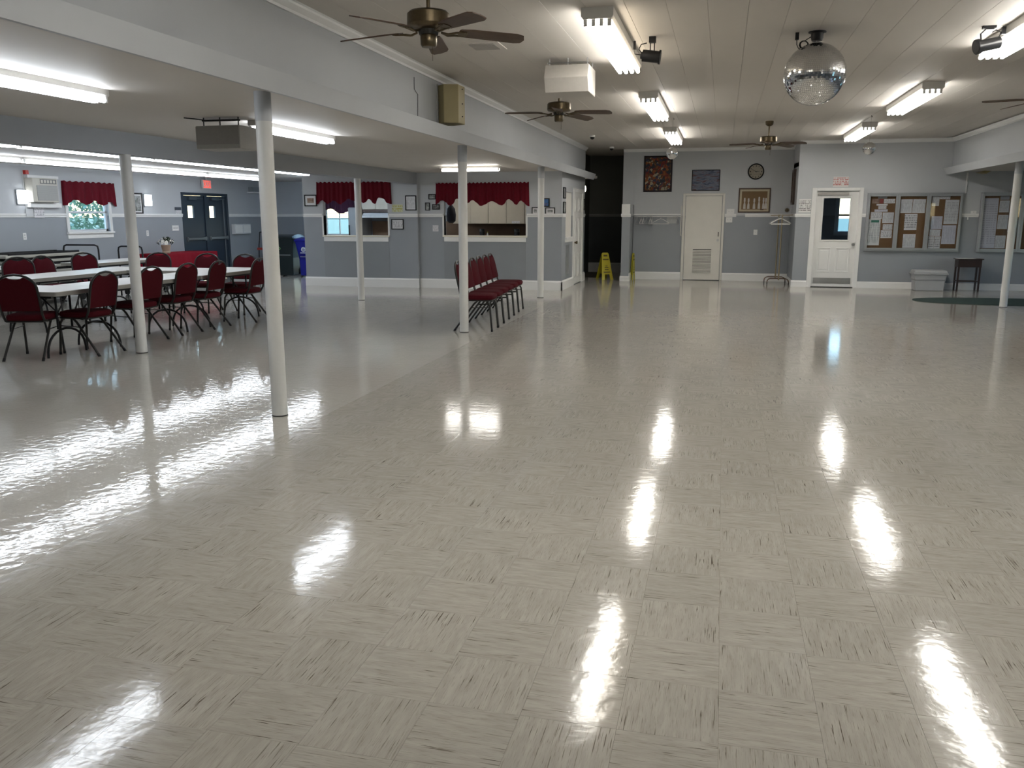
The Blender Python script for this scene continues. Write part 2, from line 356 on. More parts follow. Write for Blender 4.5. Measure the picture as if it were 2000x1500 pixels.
# ceilings
ceil = struct('ceiling', B(-3.75, 4.69, -3, 23.6, CZ+.014, CZ+.06), ceil_m)
x = 1.03-.305*14
pl = MB().prism([(-.1512, 0), (-.1485, -.0), (-.1475, -.0)], 'y', 0, 0) if False else None
mb = MB().prism([(-.1515, .014), (-.1515, .001), (-.1508, 0), (.1508, 0), (.1515, .001), (.1515, .014)], 'y', -3, 21.05)
pme = mb.mesh('ceiling_plank', ceil_m)
x = 1.03-.305*14+.1525
while x < 4.57:
    if x-.15 > -3.26 and x+.15 < 4.6: link('ceiling_plank', pme, ceil, (x, 0, CZ))
    x += .305
struct('ceiling_left', B(XL-.12, -3.095, -3, 21.42, AZ+.012, 2.51), ceil_m)
cl = bpy.data.objects['ceiling_left']
mb = B(-6.37, -3.1, -3, 12.0, AZ, AZ+.012); mb.box(XL, -6.37, -3, 21.3, AZ, AZ+.012); mb.box(-6.37, -3.1, 17.5, 21.3, AZ, AZ+.012)
mb.build('ceiling_board', ceil_m, cl)
mb = MB().prism([(.0035, .012), (.0035, .004), (.0075, 0), (.2975, 0), (.3015, .004), (.3015, .012)], 'x', -6.37, -3.1)
pme = mb.mesh('ceiling_plank', ceil_m)
for k in range(18): link('ceiling_plank', pme, cl, (0, 12.0+k*.3015, AZ))
struct('ceiling_right', B(4.52, XRW+.12, -3, 19.7, AZ, 2.51), ceil_m)
struct('roof_slab', B(-12.4, 8.9, -3.3, 23.8, 3.2, 3.3), M('roof_felt', (.2, .2, .2), .9))

# upper walls over the aisles and their ledges
struct('wall_upper_left', B(-3.36, XU, -3, 20.41, AZ+.01, CZ), wallm)
struct('wall_upper_right', B(XR, XR+.12, -3, 19.62, AZ+.01, CZ), wallm)
struct('trim_1', MB().prism([(-2.98, 2.512), (-3.035, 2.38), (-3.06, 2.38), (-3.10, 2.44), (-3.26, 2.44), (-3.26, 2.512)], 'y', -3, 20.40), beamm)
struct('trim_2', MB().prism([(4.395, 2.512), (4.46, 2.38), (4.485, 2.38), (4.52, 2.44), (4.60, 2.44), (4.60, 2.512)], 'y', -3, 19.61), beamm)
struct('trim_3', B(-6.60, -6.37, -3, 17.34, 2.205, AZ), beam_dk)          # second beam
# crown mouldings
cp = [(0, -.075), (.018, -.075), (.022, -.055), (.055, -.022), (.06, -.008), (.078, 0), (0, 0)]
struct('trim_4', MB().prism([(XU+a, CZ+b) for a, b in cp], 'y', -3, 20.41), white)
struct('trim_5', MB().prism([(XR-a, CZ+b) for a, b in cp], 'y', -3, 19.62), white)
struct('trim_6', MB().prism([(21.08-a, CZ+b) for a, b in cp], 'x', -2.41, 1.54), white)
struct('trim_7', MB().prism([(19.62-a, CZ+b) for a, b in cp], 'x', 1.54, XR), white)

# walls of the hall
struct('wall_back', B(-2.14, 1.60, 21.08, 21.2, 0, CW), wallm)
struct('wall_stub', B(-2.41, -2.13, 21.08, 23.6, 0, CW), wallm)
struct('wall_wing', B(-2.33, -2.14, 20.32, 21.08, 0, 1.80), wallm)
struct('wall_return', B(1.54, 1.66, 19.62, 21.08, 0, CW), wallm)
mb = B(1.66, 1.93, 19.62, 19.75, 0, CW); mb.box(2.82, XRW+.12, 19.62, 19.75, 0, CW); mb.box(1.93, 2.82, 19.62, 19.75, 2.07, CW)
struct('wall_back_right', mb, wallm)
def wall_x(x0, x1, y0, y1, z1, holes):
    """wall slab along y with holes (ya,yb,za,zb)"""
    mb = MB(); y = y0
    for a, b, za, zb in sorted(holes):
        if a > y: mb.box(x0, x1, y, a, 0, z1)
        if za > 0: mb.box(x0, x1, a, b, 0, za)
        if zb < z1: mb.box(x0, x1, a, b, zb, z1)
        y = b
    if y < y1: mb.box(x0, x1, y, y1, 0, z1)
    return mb
def wall_y(y0, y1, x0, x1, z1, holes):
    mb = MB(); x = x0
    for a, b, za, zb in sorted(holes):
        if a > x: mb.box(x, a, y0, y1, 0, z1)
        if za > 0: mb.box(a, b, y0, y1, 0, za)
        if zb < z1: mb.box(a, b, y0, y1, zb, z1)
        x = b
    if x < x1: mb.box(x, x1, y0, y1, 0, z1)
    return mb
RW = [(-1.5, .1), (4.2, 5.8), (9.4, 11.0), (14.6, 16.2)]
struct('wall_right', wall_x(XRW, XRW+.12, -3.1, 19.75, 2.5, [(a, b, .9, 2.1) for a, b in RW]), wallm)
struct('wall_front', B(-12.3, 8.72, -3.12, -3, 0, 3.2), wallm)
struct('wall_left', wall_x(XL-.12, XL, -3.1, 21.42, 2.5, [(13.84, 14.95, 1.23, 2.02), (17.44, 19.22, 0, 2.04)]), wallm)
GD = (-10.5, -9.65)
struct('wall_back_left', wall_y(21.3, 21.42, XL-.12, -3.5, 2.5, [(GD[0], GD[1], 0, 2.06)]), wallm)
K1, K2 = 17.34, 17.42
struct('wall_kitchen', wall_y(K1, K1+.12, -9.05, -6.37, AZ+.005, [(-8.57, -7.05, 1.09, 1.98)]), wallm)
struct('wall_kitchen_right', wall_y(K2, K2+.12, -6.37, -3.24, AZ+.005, [(-5.80, -4.0, 1.10, 2.02)]), wallm)
struct('wall_kitchen_side', wall_x(-3.36, XU, K2+.12, 20.41, AZ+.02, [(17.86, 18.70, 1.08, 2.04)]), wallm)
struct('wall_kitchen_end', B(-3.72, -3.36, 20.29, 20.41, 0, CW), wallm)
dkw = two_tone('dimmed_corridor_paint', (.085, .085, .075), (.035, .04, .042), 1.545)  # dark gray two-tone, darkened further to stand in for the corridor's dim light
struct('wall_corridor_left', B(-3.72, -3.6, 20.41, 23.6, 0, CW), dkw)
struct('wall_corridor_back', B(-3.72, -2.13, 23.5, 23.62, 0, CW), dkw)
struct('wall_vestibule_back', wall_y(22.6, 22.72, 1.54, 5.1, CW, [(2.76, 3.40, 1.12, 2.0)]), wallm)
struct('wall_vestibule_right', B(4.99, 5.1, 19.75, 22.6, 0, CW), wallm)
struct('wall_vestibule_left', B(1.54, 1.66, 21.08, 22.6, 0, CW), wallm)
struct('ceiling_vestibule', B(1.54, 5.1, 19.7, 22.72, 2.6, 2.7), ceil_m)

# baseboards
def base_y(name, x0, x1, y, h=.185, d=.018, s=-1):
    pr = [(0, 0), (s*d, 0), (s*d, h-.03), (s*d*.55, h-.012), (s*d*.4, h), (0, h)]
    return struct(name, MB().prism([(y+a, b) for a, b in pr], 'x', x0, x1), white)
def base_x(name, y0, y1, x, h=.185, d=.018, s=1):
    pr = [(0, 0), (s*d, 0), (s*d, h-.03), (s*d*.55, h-.012), (s*d*.4, h), (0, h)]
    return struct(name, MB().prism([(x+a, b) for a, b in pr], 'y', y0, y1), white)
base_y('baseboard_back', -2.13, -.96, 21.08); base_y('baseboard_back_door', .03, 1.54, 21.08)
base_y('baseboard_stub', -2.35, -2.12, 20.32, .12, .02); base_x('baseboard_stub_side', 20.32, 21.08, -2.14, .185, .018)
base_x('baseboard_return', 19.62, 21.08, 1.54, .14, .018, -1)
base_y('baseboard_right_a', 1.52, 1.87, 19.62, .14); base_y('baseboard_right_b', 2.88, XRW, 19.62, .14)
base_y('baseboard_kitchen', -9.06, -6.36, K1, .20, .03); base_y('baseboard_kitchen_right', -6.36, -3.21, K2, .20, .03)
base_x('baseboard_kitchen_side', K2-.03, 18.74, XU, .20, .03); base_x('baseboard_kitchen_side_b', 20.06, 20.41, XU, .20, .03)
base_y('baseboard_corridor', -3.6, -2.33, 23.5, .26); base_x('baseboard_left', -3, 17.38, XL); base_x('baseboard_left_b', 19.3, 21.3, XL)
base_y('baseboard_nook', XL, GD[0]-.06, 21.3)
# chair rails
def rail_y(name, x0, x1, y, d=.024, mat=white):
    return struct(name, MB().prism([(y, 1.515), (y-d*.6, 1.515), (y-d*.7, 1.545), (y-d, 1.555), (y-d, 1.585), (y, 1.585)], 'x', x0, x1), mat)
def rail_x(name, y0, y1, x, s=1, d=.024, mat=white):
    return struct(name, MB().prism([(x, 1.515), (x+s*d*.6, 1.515), (x+s*d*.7, 1.545), (x+s*d, 1.555), (x+s*d, 1.585), (x, 1.585)], 'y', y0, y1), mat)
rail_y('trim_8', -2.13, -.98, 21.08); rail_y('trim_9', .035, .30, 21.08); rail_y('trim_10', .505, 1.54, 21.08)
rail_y('trim_11', -2.35, -2.12, 20.32, .03); rail_y('trim_12', 1.52, 1.87, 19.62); rail_y('trim_13', 2.88, 2.965, 19.62); rail_y('trim_14', 4.84, 5.16, 19.62)
rail_x('trim_15', 19.62, 21.08, 1.54, -1)
rail_y('trim_16', -9.06, -8.60, K1); rail_y('trim_17', -7.02, -6.36, K1); rail_y('trim_18', -6.37, -5.82, K2, .03); rail_y('trim_19', -3.98, -3.21, K2, .03)
rail_x('trim_20', K2, 17.82, XU); rail_x('trim_21', 20.05, 20.41, XU)
rail_x('trim_22', -3, 13.78, XL); rail_x('trim_23', 15.02, 17.38, XL); rail_x('trim_24', 19.29, 21.3, XL); rail_y('trim_25', XL, GD[0]-.06, 21.3)
rail_y('trim_26', -3.6, -2.33, 23.5, .024, M('gray_trim', (.25, .25, .24), .5))
struct('trim_27', B(-2.335, -2.14, 20.30, 20.32, 1.585, 1.81), white)           # white board on the stub end
struct('trim_28', B(4.855, 4.885, 19.606, 19.62, 2.0, 2.42), white)             # wall batten by the notice boards

# pass-through windows of the kitchen : sills, jambs, kick panels
def passthrough(n, x0, x1, y, zs, jambz):
    r = struct('window_%d' % n, B(x0-.03, x1+.03, y-.035, y+.14, zs-.015, zs+.02), M('sill_cream', (.70, .66, .56), .35), bevel=.004)
    B(x0, x1, y-.022, y, zs-.11, zs-.018).build('apron', white, r)
    for a, b in ((x0-.035, x0), (x1, x1+.035)):
        B(a, b, y-.012, y+.13, zs+.02, jambz).build('jamb', white, r)
    B(x0-.01, x1+.01, y-.006, y, .21, zs-.115).build('kick_panel', panelm, r)
    return r
passthrough(1, -8.57, -7.05, K1, 1.10, 1.545)
passthrough(2, -5.80, -4.0, K2, 1.11, 1.545)
# counter opening in the side of the kitchen with a closed cream shutter
r = struct('window_3', B(-3.36, -3.20, 17.80, 18.74, 1.05, 1.085), white)
B(-3.31, -3.27, 17.86, 18.70, 1.085, 2.04).build('shutter', cream, r)
B(-3.245, -3.222, 17.80, 18.74, .985, 1.05).build('apron', white, r)
B(-3.245, -3.232, 17.90, 18.30, .30, .93).build('kick_panel', panelm, r)

# ------------------------------------------------------------------ doors
# door 1: white flush door with louvre in the back wall
d1 = struct('door_1', B(-.885, -.035, 21.040, 21.082, .012, 2.005), cream, bevel=.003)
fr = MB(); fr.box(-.955, -.895, 21.045, 21.08, 0, 2.065); fr.box(-.025, .028, 21.045, 21.08, 0, 2.065); fr.box(-.895, -.025, 21.045, 21.08, 2.012, 2.065)
fr.build('door_frame', cream, d1, bevel=.004)
B(-.70, -.215, 21.030, 21.041, .155, .775).build('louvre_frame', cream, d1)
dk = M('louvre_shadow_gap', (.10, .10, .09), .8)
B(-.675, -.24, 21.026, 21.031, .18, .75).build('louvre_back', dk, d1)
sl = MB().prism([(21.026, 0), (21.008, -.022), (21.011, -.026), (21.030, -.004)], 'x', -.675, -.24).mesh('louvre_slat', cream)
for k in range(16): link('louvre_slat', sl, d1, (0, 0, .21+k*.0345))
MB().cyl((-.10, 21.04, .965), (-.10, 21.0, .965), .027, .03, 14).build('door_knob', chrome, d1, smooth=True)
B(-.105, -.085, 21.03, 21.041, 1.05, 1.16).build('lock_plate', M('dark_lock', (.08, .08, .075), .4, .6), d1)
MB().tube([(-.975, 21.03, 1.06), (-.985, 21.01, 1.12), (-.985, 21.01, 1.72), (-.975, 21.03, 1.78)], .012, 8).build('pull_rail', cream, d1, smooth=True)
# door 2: white half-glass door in the notice-board wall
d2y = 19.66
mb = MB(); a, b = 1.945, 2.805
g0, g1, gz0, gz1 = 2.10, 2.645, 1.03, 1.915
mb.box(a, g0, d2y, d2y+.04, .015, 2.055); mb.box(g1, b, d2y, d2y+.04, .015, 2.055); mb.box(g0, g1, d2y, d2y+.04, .015, gz0); mb.box(g0, g1, d2y, d2y+.04, gz1, 2.055)
d2 = struct('door_2', mb, white)
mb = MB()
for q in ((1.845, 1.94, 0, 2.13), (2.81, 2.892, 0, 2.13)): mb.box(q[0], q[1], 19.59, 19.62, q[2], q[3])
mb.box(1.94, 2.81, 19.59, 19.62, 2.065, 2.13); mb.box(1.92, 1.945, 19.62, 19.70, 0, 2.07); mb.box(2.805, 2.825, 19.62, 19.70, 0, 2.07); mb.box(1.93, 2.82, 19.62, 19.70, 2.056, 2.075)
mb.build('door_frame', white, d2, bevel=.004)
mb = MB(); e = .035
for q in ((g0-e, g0, gz0-e, gz1+e), (g1, g1+e, gz0-e, gz1+e)): mb.box(q[0], q[1], d2y-.014, d2y, q[2], q[3])
mb.box(g0, g1, d2y-.014, d2y, gz0-e, gz0); mb.box(g0, g1, d2y-.014, d2y, gz1, gz1+e); mb.build('glazing_bead', white, d2, bevel=.004)
B(g0, g1, d2y+.015, d2y+.021, gz0, gz1).build('pane', glassm, d2)
def raised(x0, x1, z0, z1, y, par, mat):
    mb = MB(); k = .028
    mb.box(x0, x1, y-.016, y, z0, z0+.025); mb.box(x0, x1, y-.016, y, z1-.025, z1); mb.box(x0, x0+.025, y-.016, y, z0+.025, z1-.025); mb.box(x1-.025, x1, y-.016, y, z0+.025, z1-.025)
    mb.prism([(x0+.055, z0+.055), (x1-.055, z0+.055), (x1-.055, z1-.055), (x0+.055, z1-.055)], 'y', y-.014, y)
    return mb.build('door_panel', mat, par, bevel=.003)
raised(2.035, 2.315, .33, .86, d2y, d2, white); raised(2.42, 2.70, .33, .86, d2y, d2, white)
B(1.985, 2.765, d2y-.004, d2y, .075, .205).build('kick_plate', chrome, d2)
MB().lathe([(.02, 0), (.02, .03), (.034, .04), (.038, .06), (.03, .078), (0.005, .08)], 16).build('door_knob', chrome, d2, (2.755, d2y, .935), smooth=True).rotation_euler = (PI/2, 0, 0)
B(1.97, 2.60, d2y-.05, d2y-.0, 1.985, 2.03).build('door_closer', M('closer_gray', (.35, .34, .32), .4), d2)
B(1.93, 2.82, 19.60, 19.72, 0, .014).build('threshold', darkmetal, d2)
# door 3: six-panel white door in the side of the kitchen
mb = B(XU, XU+.012, 18.84, 19.94, .015, 2.05); d3 = struct('door_3', mb, white)
mb = MB(); mb.box(XU, XU+.03, 18.74, 18.84, 0, 2.12); mb.box(XU, XU+.03, 19.94, 20.04, 0, 2.12); mb.box(XU, XU+.03, 18.84, 19.94, 2.05, 2.12); mb.box(XU, XU+.045, 18.72, 20.06, 2.12, 2.145)
mb.build('door_frame', white, d3, bevel=.004)
for y0, y1 in ((18.95, 19.33), (19.45, 19.83)):
    for z0, z1 in ((.16, .74), (.88, 1.5), (1.62, 1.95)):
        mb = MB()
        for q in ((y0, y1, z0, z0+.02), (y0, y1, z1-.02, z1), (y0, y0+.02, z0, z1), (y1-.02, y1, z0, z1)): mb.box(XU+.012, XU+.02, *q)
        mb.box(XU+.012, XU+.022, y0+.06, y1-.06, z0+.06, z1-.06); mb.build('door_panel', white, d3)
MB().lathe([(.02, 0), (.02, .03), (.034, .045), (.03, .07), (.004, .075)], 14).build('door_knob', brass, d3, (XU+.012, 18.93, .95), smooth=True).rotation_euler = (0, PI/2, 0)
# door 4: blue double fire door with small panes and push bars
d4 = struct('door_4', MB().box(XL-.10, XL+.01, 17.38, 17.46, 0, 2.075).box(XL-.10, XL+.01, 19.20, 19.28, 0, 2.075).box(XL-.10, XL+.01, 17.46, 19.20, 2.01, 2.075).box(XL-.09, XL+.01, 18.28, 18.38, 0, 2.01), dkblue)
for (y0, y1, gy) in ((17.47, 18.275, 17.63), (18.385, 19.19, 18.50)):
    mb = MB(); x0, x1 = XL-.06, XL-.015; ga, gb, za, zb = gy, gy+.24, 1.49, 1.77
    mb.box(x0, x1, y0, ga, .012, 2.005); mb.box(x0, x1, gb, y1, .012, 2.005); mb.box(x0, x1, ga, gb, .012, za); mb.box(x0, x1, ga, gb, zb, 2.005)
    leaf = mb.build('door_leaf', dkblue, d4)
    B(XL-.04, XL-.034, ga, gb, za, zb).build('pane', glassm, leaf)
    mb = B(XL-.015, XL+.03, y0+.02, y0+.07, .95, 1.05); mb.box(XL-.015, XL+.03, y1-.07, y1-.02, .95, 1.05); mb.box(XL+.01, XL+.05, y0+.03, y1-.03, .975, 1.03)
    mb.build('push_bar', M('bar_gray', (.16, .18, .20), .35, .5), leaf, bevel=.004)
    mb = B(XL-.015, XL+.05, (y0+y1)/2-.25, (y0+y1)/2+.05, 1.91, 1.97); mb.box(XL+.03, XL+.05, (y0+y1)/2-.05, (y0+y1)/2+.3, 1.93, 1.945); mb.build('door_closer', M('closer_blue', (.06, .08, .10), .4), leaf)
MB().cyl((XL+.02, 19.05, .08), (XL+.02, 19.05, 1.93), .012, n=8).build('vertical_rod', MATS['bar_gray'], d4)
# door 5: glazed outside door in the back wall of the corner (seen through the kitchen)
gx0, gx1 = GD
mb = MB(); yy = 21.33
mb.box(gx0, gx0+.06, yy, yy+.045, 0, 2.06); mb.box(gx1-.06, gx1, yy, yy+.045, 0, 2.06); mb.box(gx0+.06, gx1-.06, yy, yy+.045, 1.98, 2.06); mb.box(gx0+.06, gx1-.06, yy, yy+.045, 0, .12); mb.box(gx0+.06, gx1-.06, yy, yy+.045, 1.0, 1.06)
d5 = struct('door_5', mb, white)
B(gx0+.06, gx1-.06, yy+.02, yy+.026, .12, 1.98).build('pane', glassm, d5)
B((gx0+gx1)/2-.012, (gx0+gx1)/2+.012, yy-.004, yy+.03, .12, 1.98).build('glazing_bar', white, d5)
mb = MB()
for k in range(16): z = 1.47+k*.032; mb.prism([(yy-.045, z), (yy-.021, z+.012), (yy-.021, z+.014), (yy-.045, z+.002)], 'x', gx0+.05, gx1-.05)
mb.box(gx0+.05, gx1-.05, yy-.045, yy-.02, 1.445, 1.46); mb.box(gx0+.04, gx1-.04, yy-.05, yy-.015, 1.99, 2.03)
mb.build('blind', M('blind_white', (.80, .84, .86), .5), d5)['kind'] = 'stuff'
mb = MB(); mb.box(gx0-.06, gx0, 21.28, 21.3, 0, 2.12); mb.box(gx1, gx1+.06, 21.28, 21.3, 0, 2.12); mb.box(gx0, gx1, 21.28, 21.3, 2.06, 2.12); mb.build('door_frame', white, d5)

# ------------------------------------------------------------------ windows of the outer walls
def sash_x(name, x, y0, y1, z0, z1, s, blind=False, mid=True):
    """window in a wall along y; s=+1 room lies at +x"""
    mb = MB(); xi = x; k = .07
    xa, xb = sorted((x, x+s*.018))
    for q in ((y0-k, y0, z0, z1+k), (y1, y1+k, z0, z1+k), (y0, y1, z1, z1+k)): mb.box(xa, xb, *q)
    w = struct(name, mb, white)
    xs = sorted((x-s*.02, x+s*.05)); B(xs[0], xs[1], y0-k-.01, y1+k+.01, z0-.03, z0).build('window_sill', white, w)
    xs = sorted((x, x+s*.016)); B(xs[0], xs[1], y0-k, y1+k, z0-.12, z0-.03).build('window_apron', white, w)
    xs = sorted((x-s*.09, x-s*.05)); mb = MB()
    for q in ((y0, y0+.045, z0, z1), (y1-.045, y1, z0, z1), (y0, y1, z0, z0+.05), (y0, y1, z1-.045, z1)): mb.box(xs[0], xs[1], *q)
    if mid: zm = z0+(z1-z0)*.48; mb.box(xs[0], xs[1], y0, y1, zm-.02, zm+.02)
    mb.build('window_sash', white, w)
    B((xs[0]+xs[1])/2-.003, (xs[0]+xs[1])/2+.003, y0+.04, y1-.04, z0+.04, z1-.04).build('pane', glassm, w)
    if blind:
        mb = MB(); n = int((z1-z0-.12)/.03); xa = x-s*.03
        for i in range(n):
            z = z0+.06+i*.03; mb.prism([(xa, z), (xa+s*.02, z+.004), (xa+s*.02, z+.0055), (xa, z+.0015)], 'y', y0+.05, y1-.05) if False else mb.box(min(xa, xa+s*.02), max(xa, xa+s*.02), y0+.03, y1-.03, z, z+.0016)
        mb.box(min(xa, xa+s*.025), max(xa, xa+s*.025), y0+.03, y1-.03, z1-.05, z1-.01); mb.build('blind', M('blind_blue', (.70, .76, .82), .5), w)['kind'] = 'stuff'
    return w
sash_x('window_4', XL, 13.84, 14.95, 1.23, 2.02, 1, True)
for k, (a, b) in enumerate(RW): sash_x('window_%d' % (5+k), XRW, a, b, .9, 2.1, -1)
mb = MB(); y = 22.6
for q in ((2.70, 2.76, 1.12, 2.06), (3.40, 3.46, 1.12, 2.06)): mb.box(q[0], q[1], y-.02, y, q[2], q[3])
mb.box(2.76, 3.40, y-.02, y, 2.0, 2.06); mb.box(2.70, 3.46, y-.05, y, 1.06, 1.12)
w = struct('window_9', mb, white)
mb = MB(); mb.box(2.76, 3.40, y+.03, y+.07, 1.53, 1.58); mb.box(2.76, 2.80, y+.03, y+.07, 1.12, 2.0); mb.box(3.36, 3.40, y+.03, y+.07, 1.12, 2.0); mb.box(2.80, 3.36, y+.03, y+.07, 1.12, 1.16); mb.box(2.80, 3.36, y+.03, y+.07, 1.96, 2.0); mb.build('window_sash', white, w)
B(2.80, 3.36, y+.047, y+.053, 1.16, 1.96).build('pane', glassm, w)

# ================================================================== COLUMNS
def column(x, y, h, label):
    t = thing('support_column', (x, y, 0), label, 'column', 'round white steel columns')
    MB().cyl((0, 0, .0), (0, 0, h-.21), .060, n=28).build('shaft', colm, t, smooth=True)
    MB().cyl((0, 0, h-.21), (0, 0, h), .0615, n=28).build('painted_top', beamm if h > 2.3 else colm, t, smooth=True)
    MB().lathe([(.063, 0), (.063, .006), (.060, .009)], 28).build('base_ring', darkmetal, t)
column(-3.33, 5.83, AZ, 'nearest and tallest-looking round white column in the open floor')
column(-3.33, 10.79, AZ, 'round white column in front of the row of six maroon chairs')
column(-3.34, 15.80, AZ, 'round white column just before the right end of the kitchen wall')
column(-6.42, 8.24, 2.205, 'round white column beside the dining tables at far left')
column(-6.48, 14.53, 2.205, 'round white column in front of the left kitchen hatch')
column(4.75, 16.02, AZ, 'round white column at the right edge beside the green mat')

# ================================================================== LAMPS
def strip(name, loc, length, ntube, width, label, group, hz, tz, mats, r=.019, axis='y'):
    """fluorescent fitting: local origin at ceiling, runs along +y"""
    t = thing(name, loc, label, 'light fixture', group)
    w = width/2
    mb = MB()
    hs = M('lamp_housing_white', (.70, .69, .66), .4)
    mb.prism([(-w, 0), (-w, -hz*.75), (-w*.86, -hz), (w*.86, -hz), (w, -hz*.75), (w, 0)], 'y', 0, length); mb.build('housing', hs, t)
    xs = [0] if ntube == 1 else [-(w*.74)+i*(2*w*.74)/(ntube-1) for i in range(ntube)]
    for e in (.02, length-.042):
        for x in xs: B(x-.014, x+.014, e, e+.022, -tz-r*.9, -hz+.002).build('lamp_holder', hs, t)
    for i, x in enumerate(xs):
        MB().cyl((x, .042, -tz), (x, length-.042, -tz), r, n=10).build('tube', mats[i % len(mats)], t, smooth=True)
    if axis == 'x': t.rotation_euler = (0, 0, -PI/2)
    return t
HL = 'four-tube fluorescent fixtures on the hall ceiling'
for k, y in enumerate((2.27, 6.84, 11.46, 16.05)):
    a = ['over the photographer', 'nearest', 'middle', 'farthest'][k]
    if k == 0: la, lb = 'four-tube ceiling light above the top of the picture, left row', 'four-tube ceiling light above the top of the picture, right row'
    else:
        la = ['', 'large four-tube ceiling light beside the black spotlight, nearest of left row', 'four-tube ceiling light right of the white box and fan, middle of left row', 'small-looking four-tube ceiling light before the back wall, end of left row'][k]
        lb = ['', 'four-tube ceiling light cut by the right edge, below the round spotlight', 'four-tube ceiling light right of the big mirror ball, middle of right row', 'four-tube ceiling light above the small right mirror ball, end of right row'][k]
    ml = [tube_w, tube_w, tube_w, tube_dim] if k == 1 else ([tube_w, tube_dim, tube_w, tube_w] if k == 2 else [tube_w])
    strip('ceiling_light', (-1.015, y, CZ), 2.36, 4, .25, la, HL, .085, .115, ml)
    strip('ceiling_light', (2.375, y, CZ), 2.36, 4, .25, lb, HL, .085, .115, [tube_w])
AL = 'two-tube strip lights under the left aisle ceiling'
strip('strip_light', (-4.42, 3.05, AZ), 2.44, 2, .11, 'two-tube strip light at the top left edge of the picture', AL, .05, .075, [tube_c])
strip('strip_light', (-4.40, 7.50, AZ), 1.68, 2, .11, 'two-tube strip light behind the nearest white column', AL, .05, .075, [tube_c])
strip('strip_light', (-5.13, 15.25, AZ), 1.15, 2, .11, 'short crosswise strip light above the right burgundy valance', AL, .05, .075, [tube_w], axis='x')
R1 = 'single-tube strips in the near row over the tables'  # each strip gets an added second tube, to widen its glow and brighten it
for k, y in enumerate((6.08, 8.51, 10.94, 13.37)):
    strip('strip_light', (-8.10, y, AZ), 2.42, 2, .10, ['near row strip light cut by the left edge', 'near row strip light left of the column by the tables', 'near row strip light just right of the column by the tables', 'last strip light of the near row, before the kitchen wall'][k], R1, .06, .095, [tube_row])
R2 = 'single-tube strips in the far row along the left wall'  # second tube added here too, for a wider, brighter glow
for k, y in enumerate((8.77, 11.20, 13.64, 16.07)):
    strip('strip_light', (-10.6, y, AZ), 2.41, 2, .10, ['far row strip light cut by the left edge', 'far row strip light above the wall air conditioner', 'far row strip light above the burgundy window valance', 'last strip light of the far row, near the exit sign'][k], R2, .04, .07, [tube_row])
strip('strip_light', (-6.4, 19.2, AZ), 1.22, 2, .11, 'strip light inside the kitchen behind the right hatch', None, .05, .075, [tube_w], axis='x')
strip('strip_light', (-9.68, 18.7, AZ), 1.22, 2, .11, 'added fill strip, unseen behind the left part of the kitchen wall', None, .05, .075, [M('added_fill_tube', (1, 1, 1), .4, emit=(.62, .80, 1.0), estr=TUBE*3.2)], axis='x')  # unseen fill lamp, added to bring bluish daylight into the bin corner
# wall sconces
glow = M('sconce_diffuser', (.9, .9, .9), .5, emit=(.90, .95, 1.0), estr=3.0)
for y, la in ((12.74, 'small square lit wall sconce left of the air conditioner'), (16.16, 'small square lit wall sconce left of the blue double door')):
    t = thing('wall_sconce', (XL, y, 1.87), la, 'wall lamp', 'lit wall sconces on the left wall')
    B(0, .03, -.11, .11, -.13, .13).build('back_plate', frame_al, t)
    MB().prism([(.03, -.095), (.085, -.07), (.085, .07), (.03, .095)], 'z', -.115, .115).build('diffuser', glow, t)
t = thing('wall_lantern', (-3.6, 21.9, 2.22), 'small lit lantern on the dark corridor wall', 'wall lamp')
B(0, .05, -.06, .06, -.09, .13).build('bracket', black, t)
MB().lathe([(.03, -.08), (.05, -.05), (.055, 0), (.045, .06), (.02, .085)], 14).build('globe', M('lantern_glow', (.9, .9, .8), .5, emit=(1, .93, .72), estr=2.0), t, (.10, 0, 0), smooth=True)

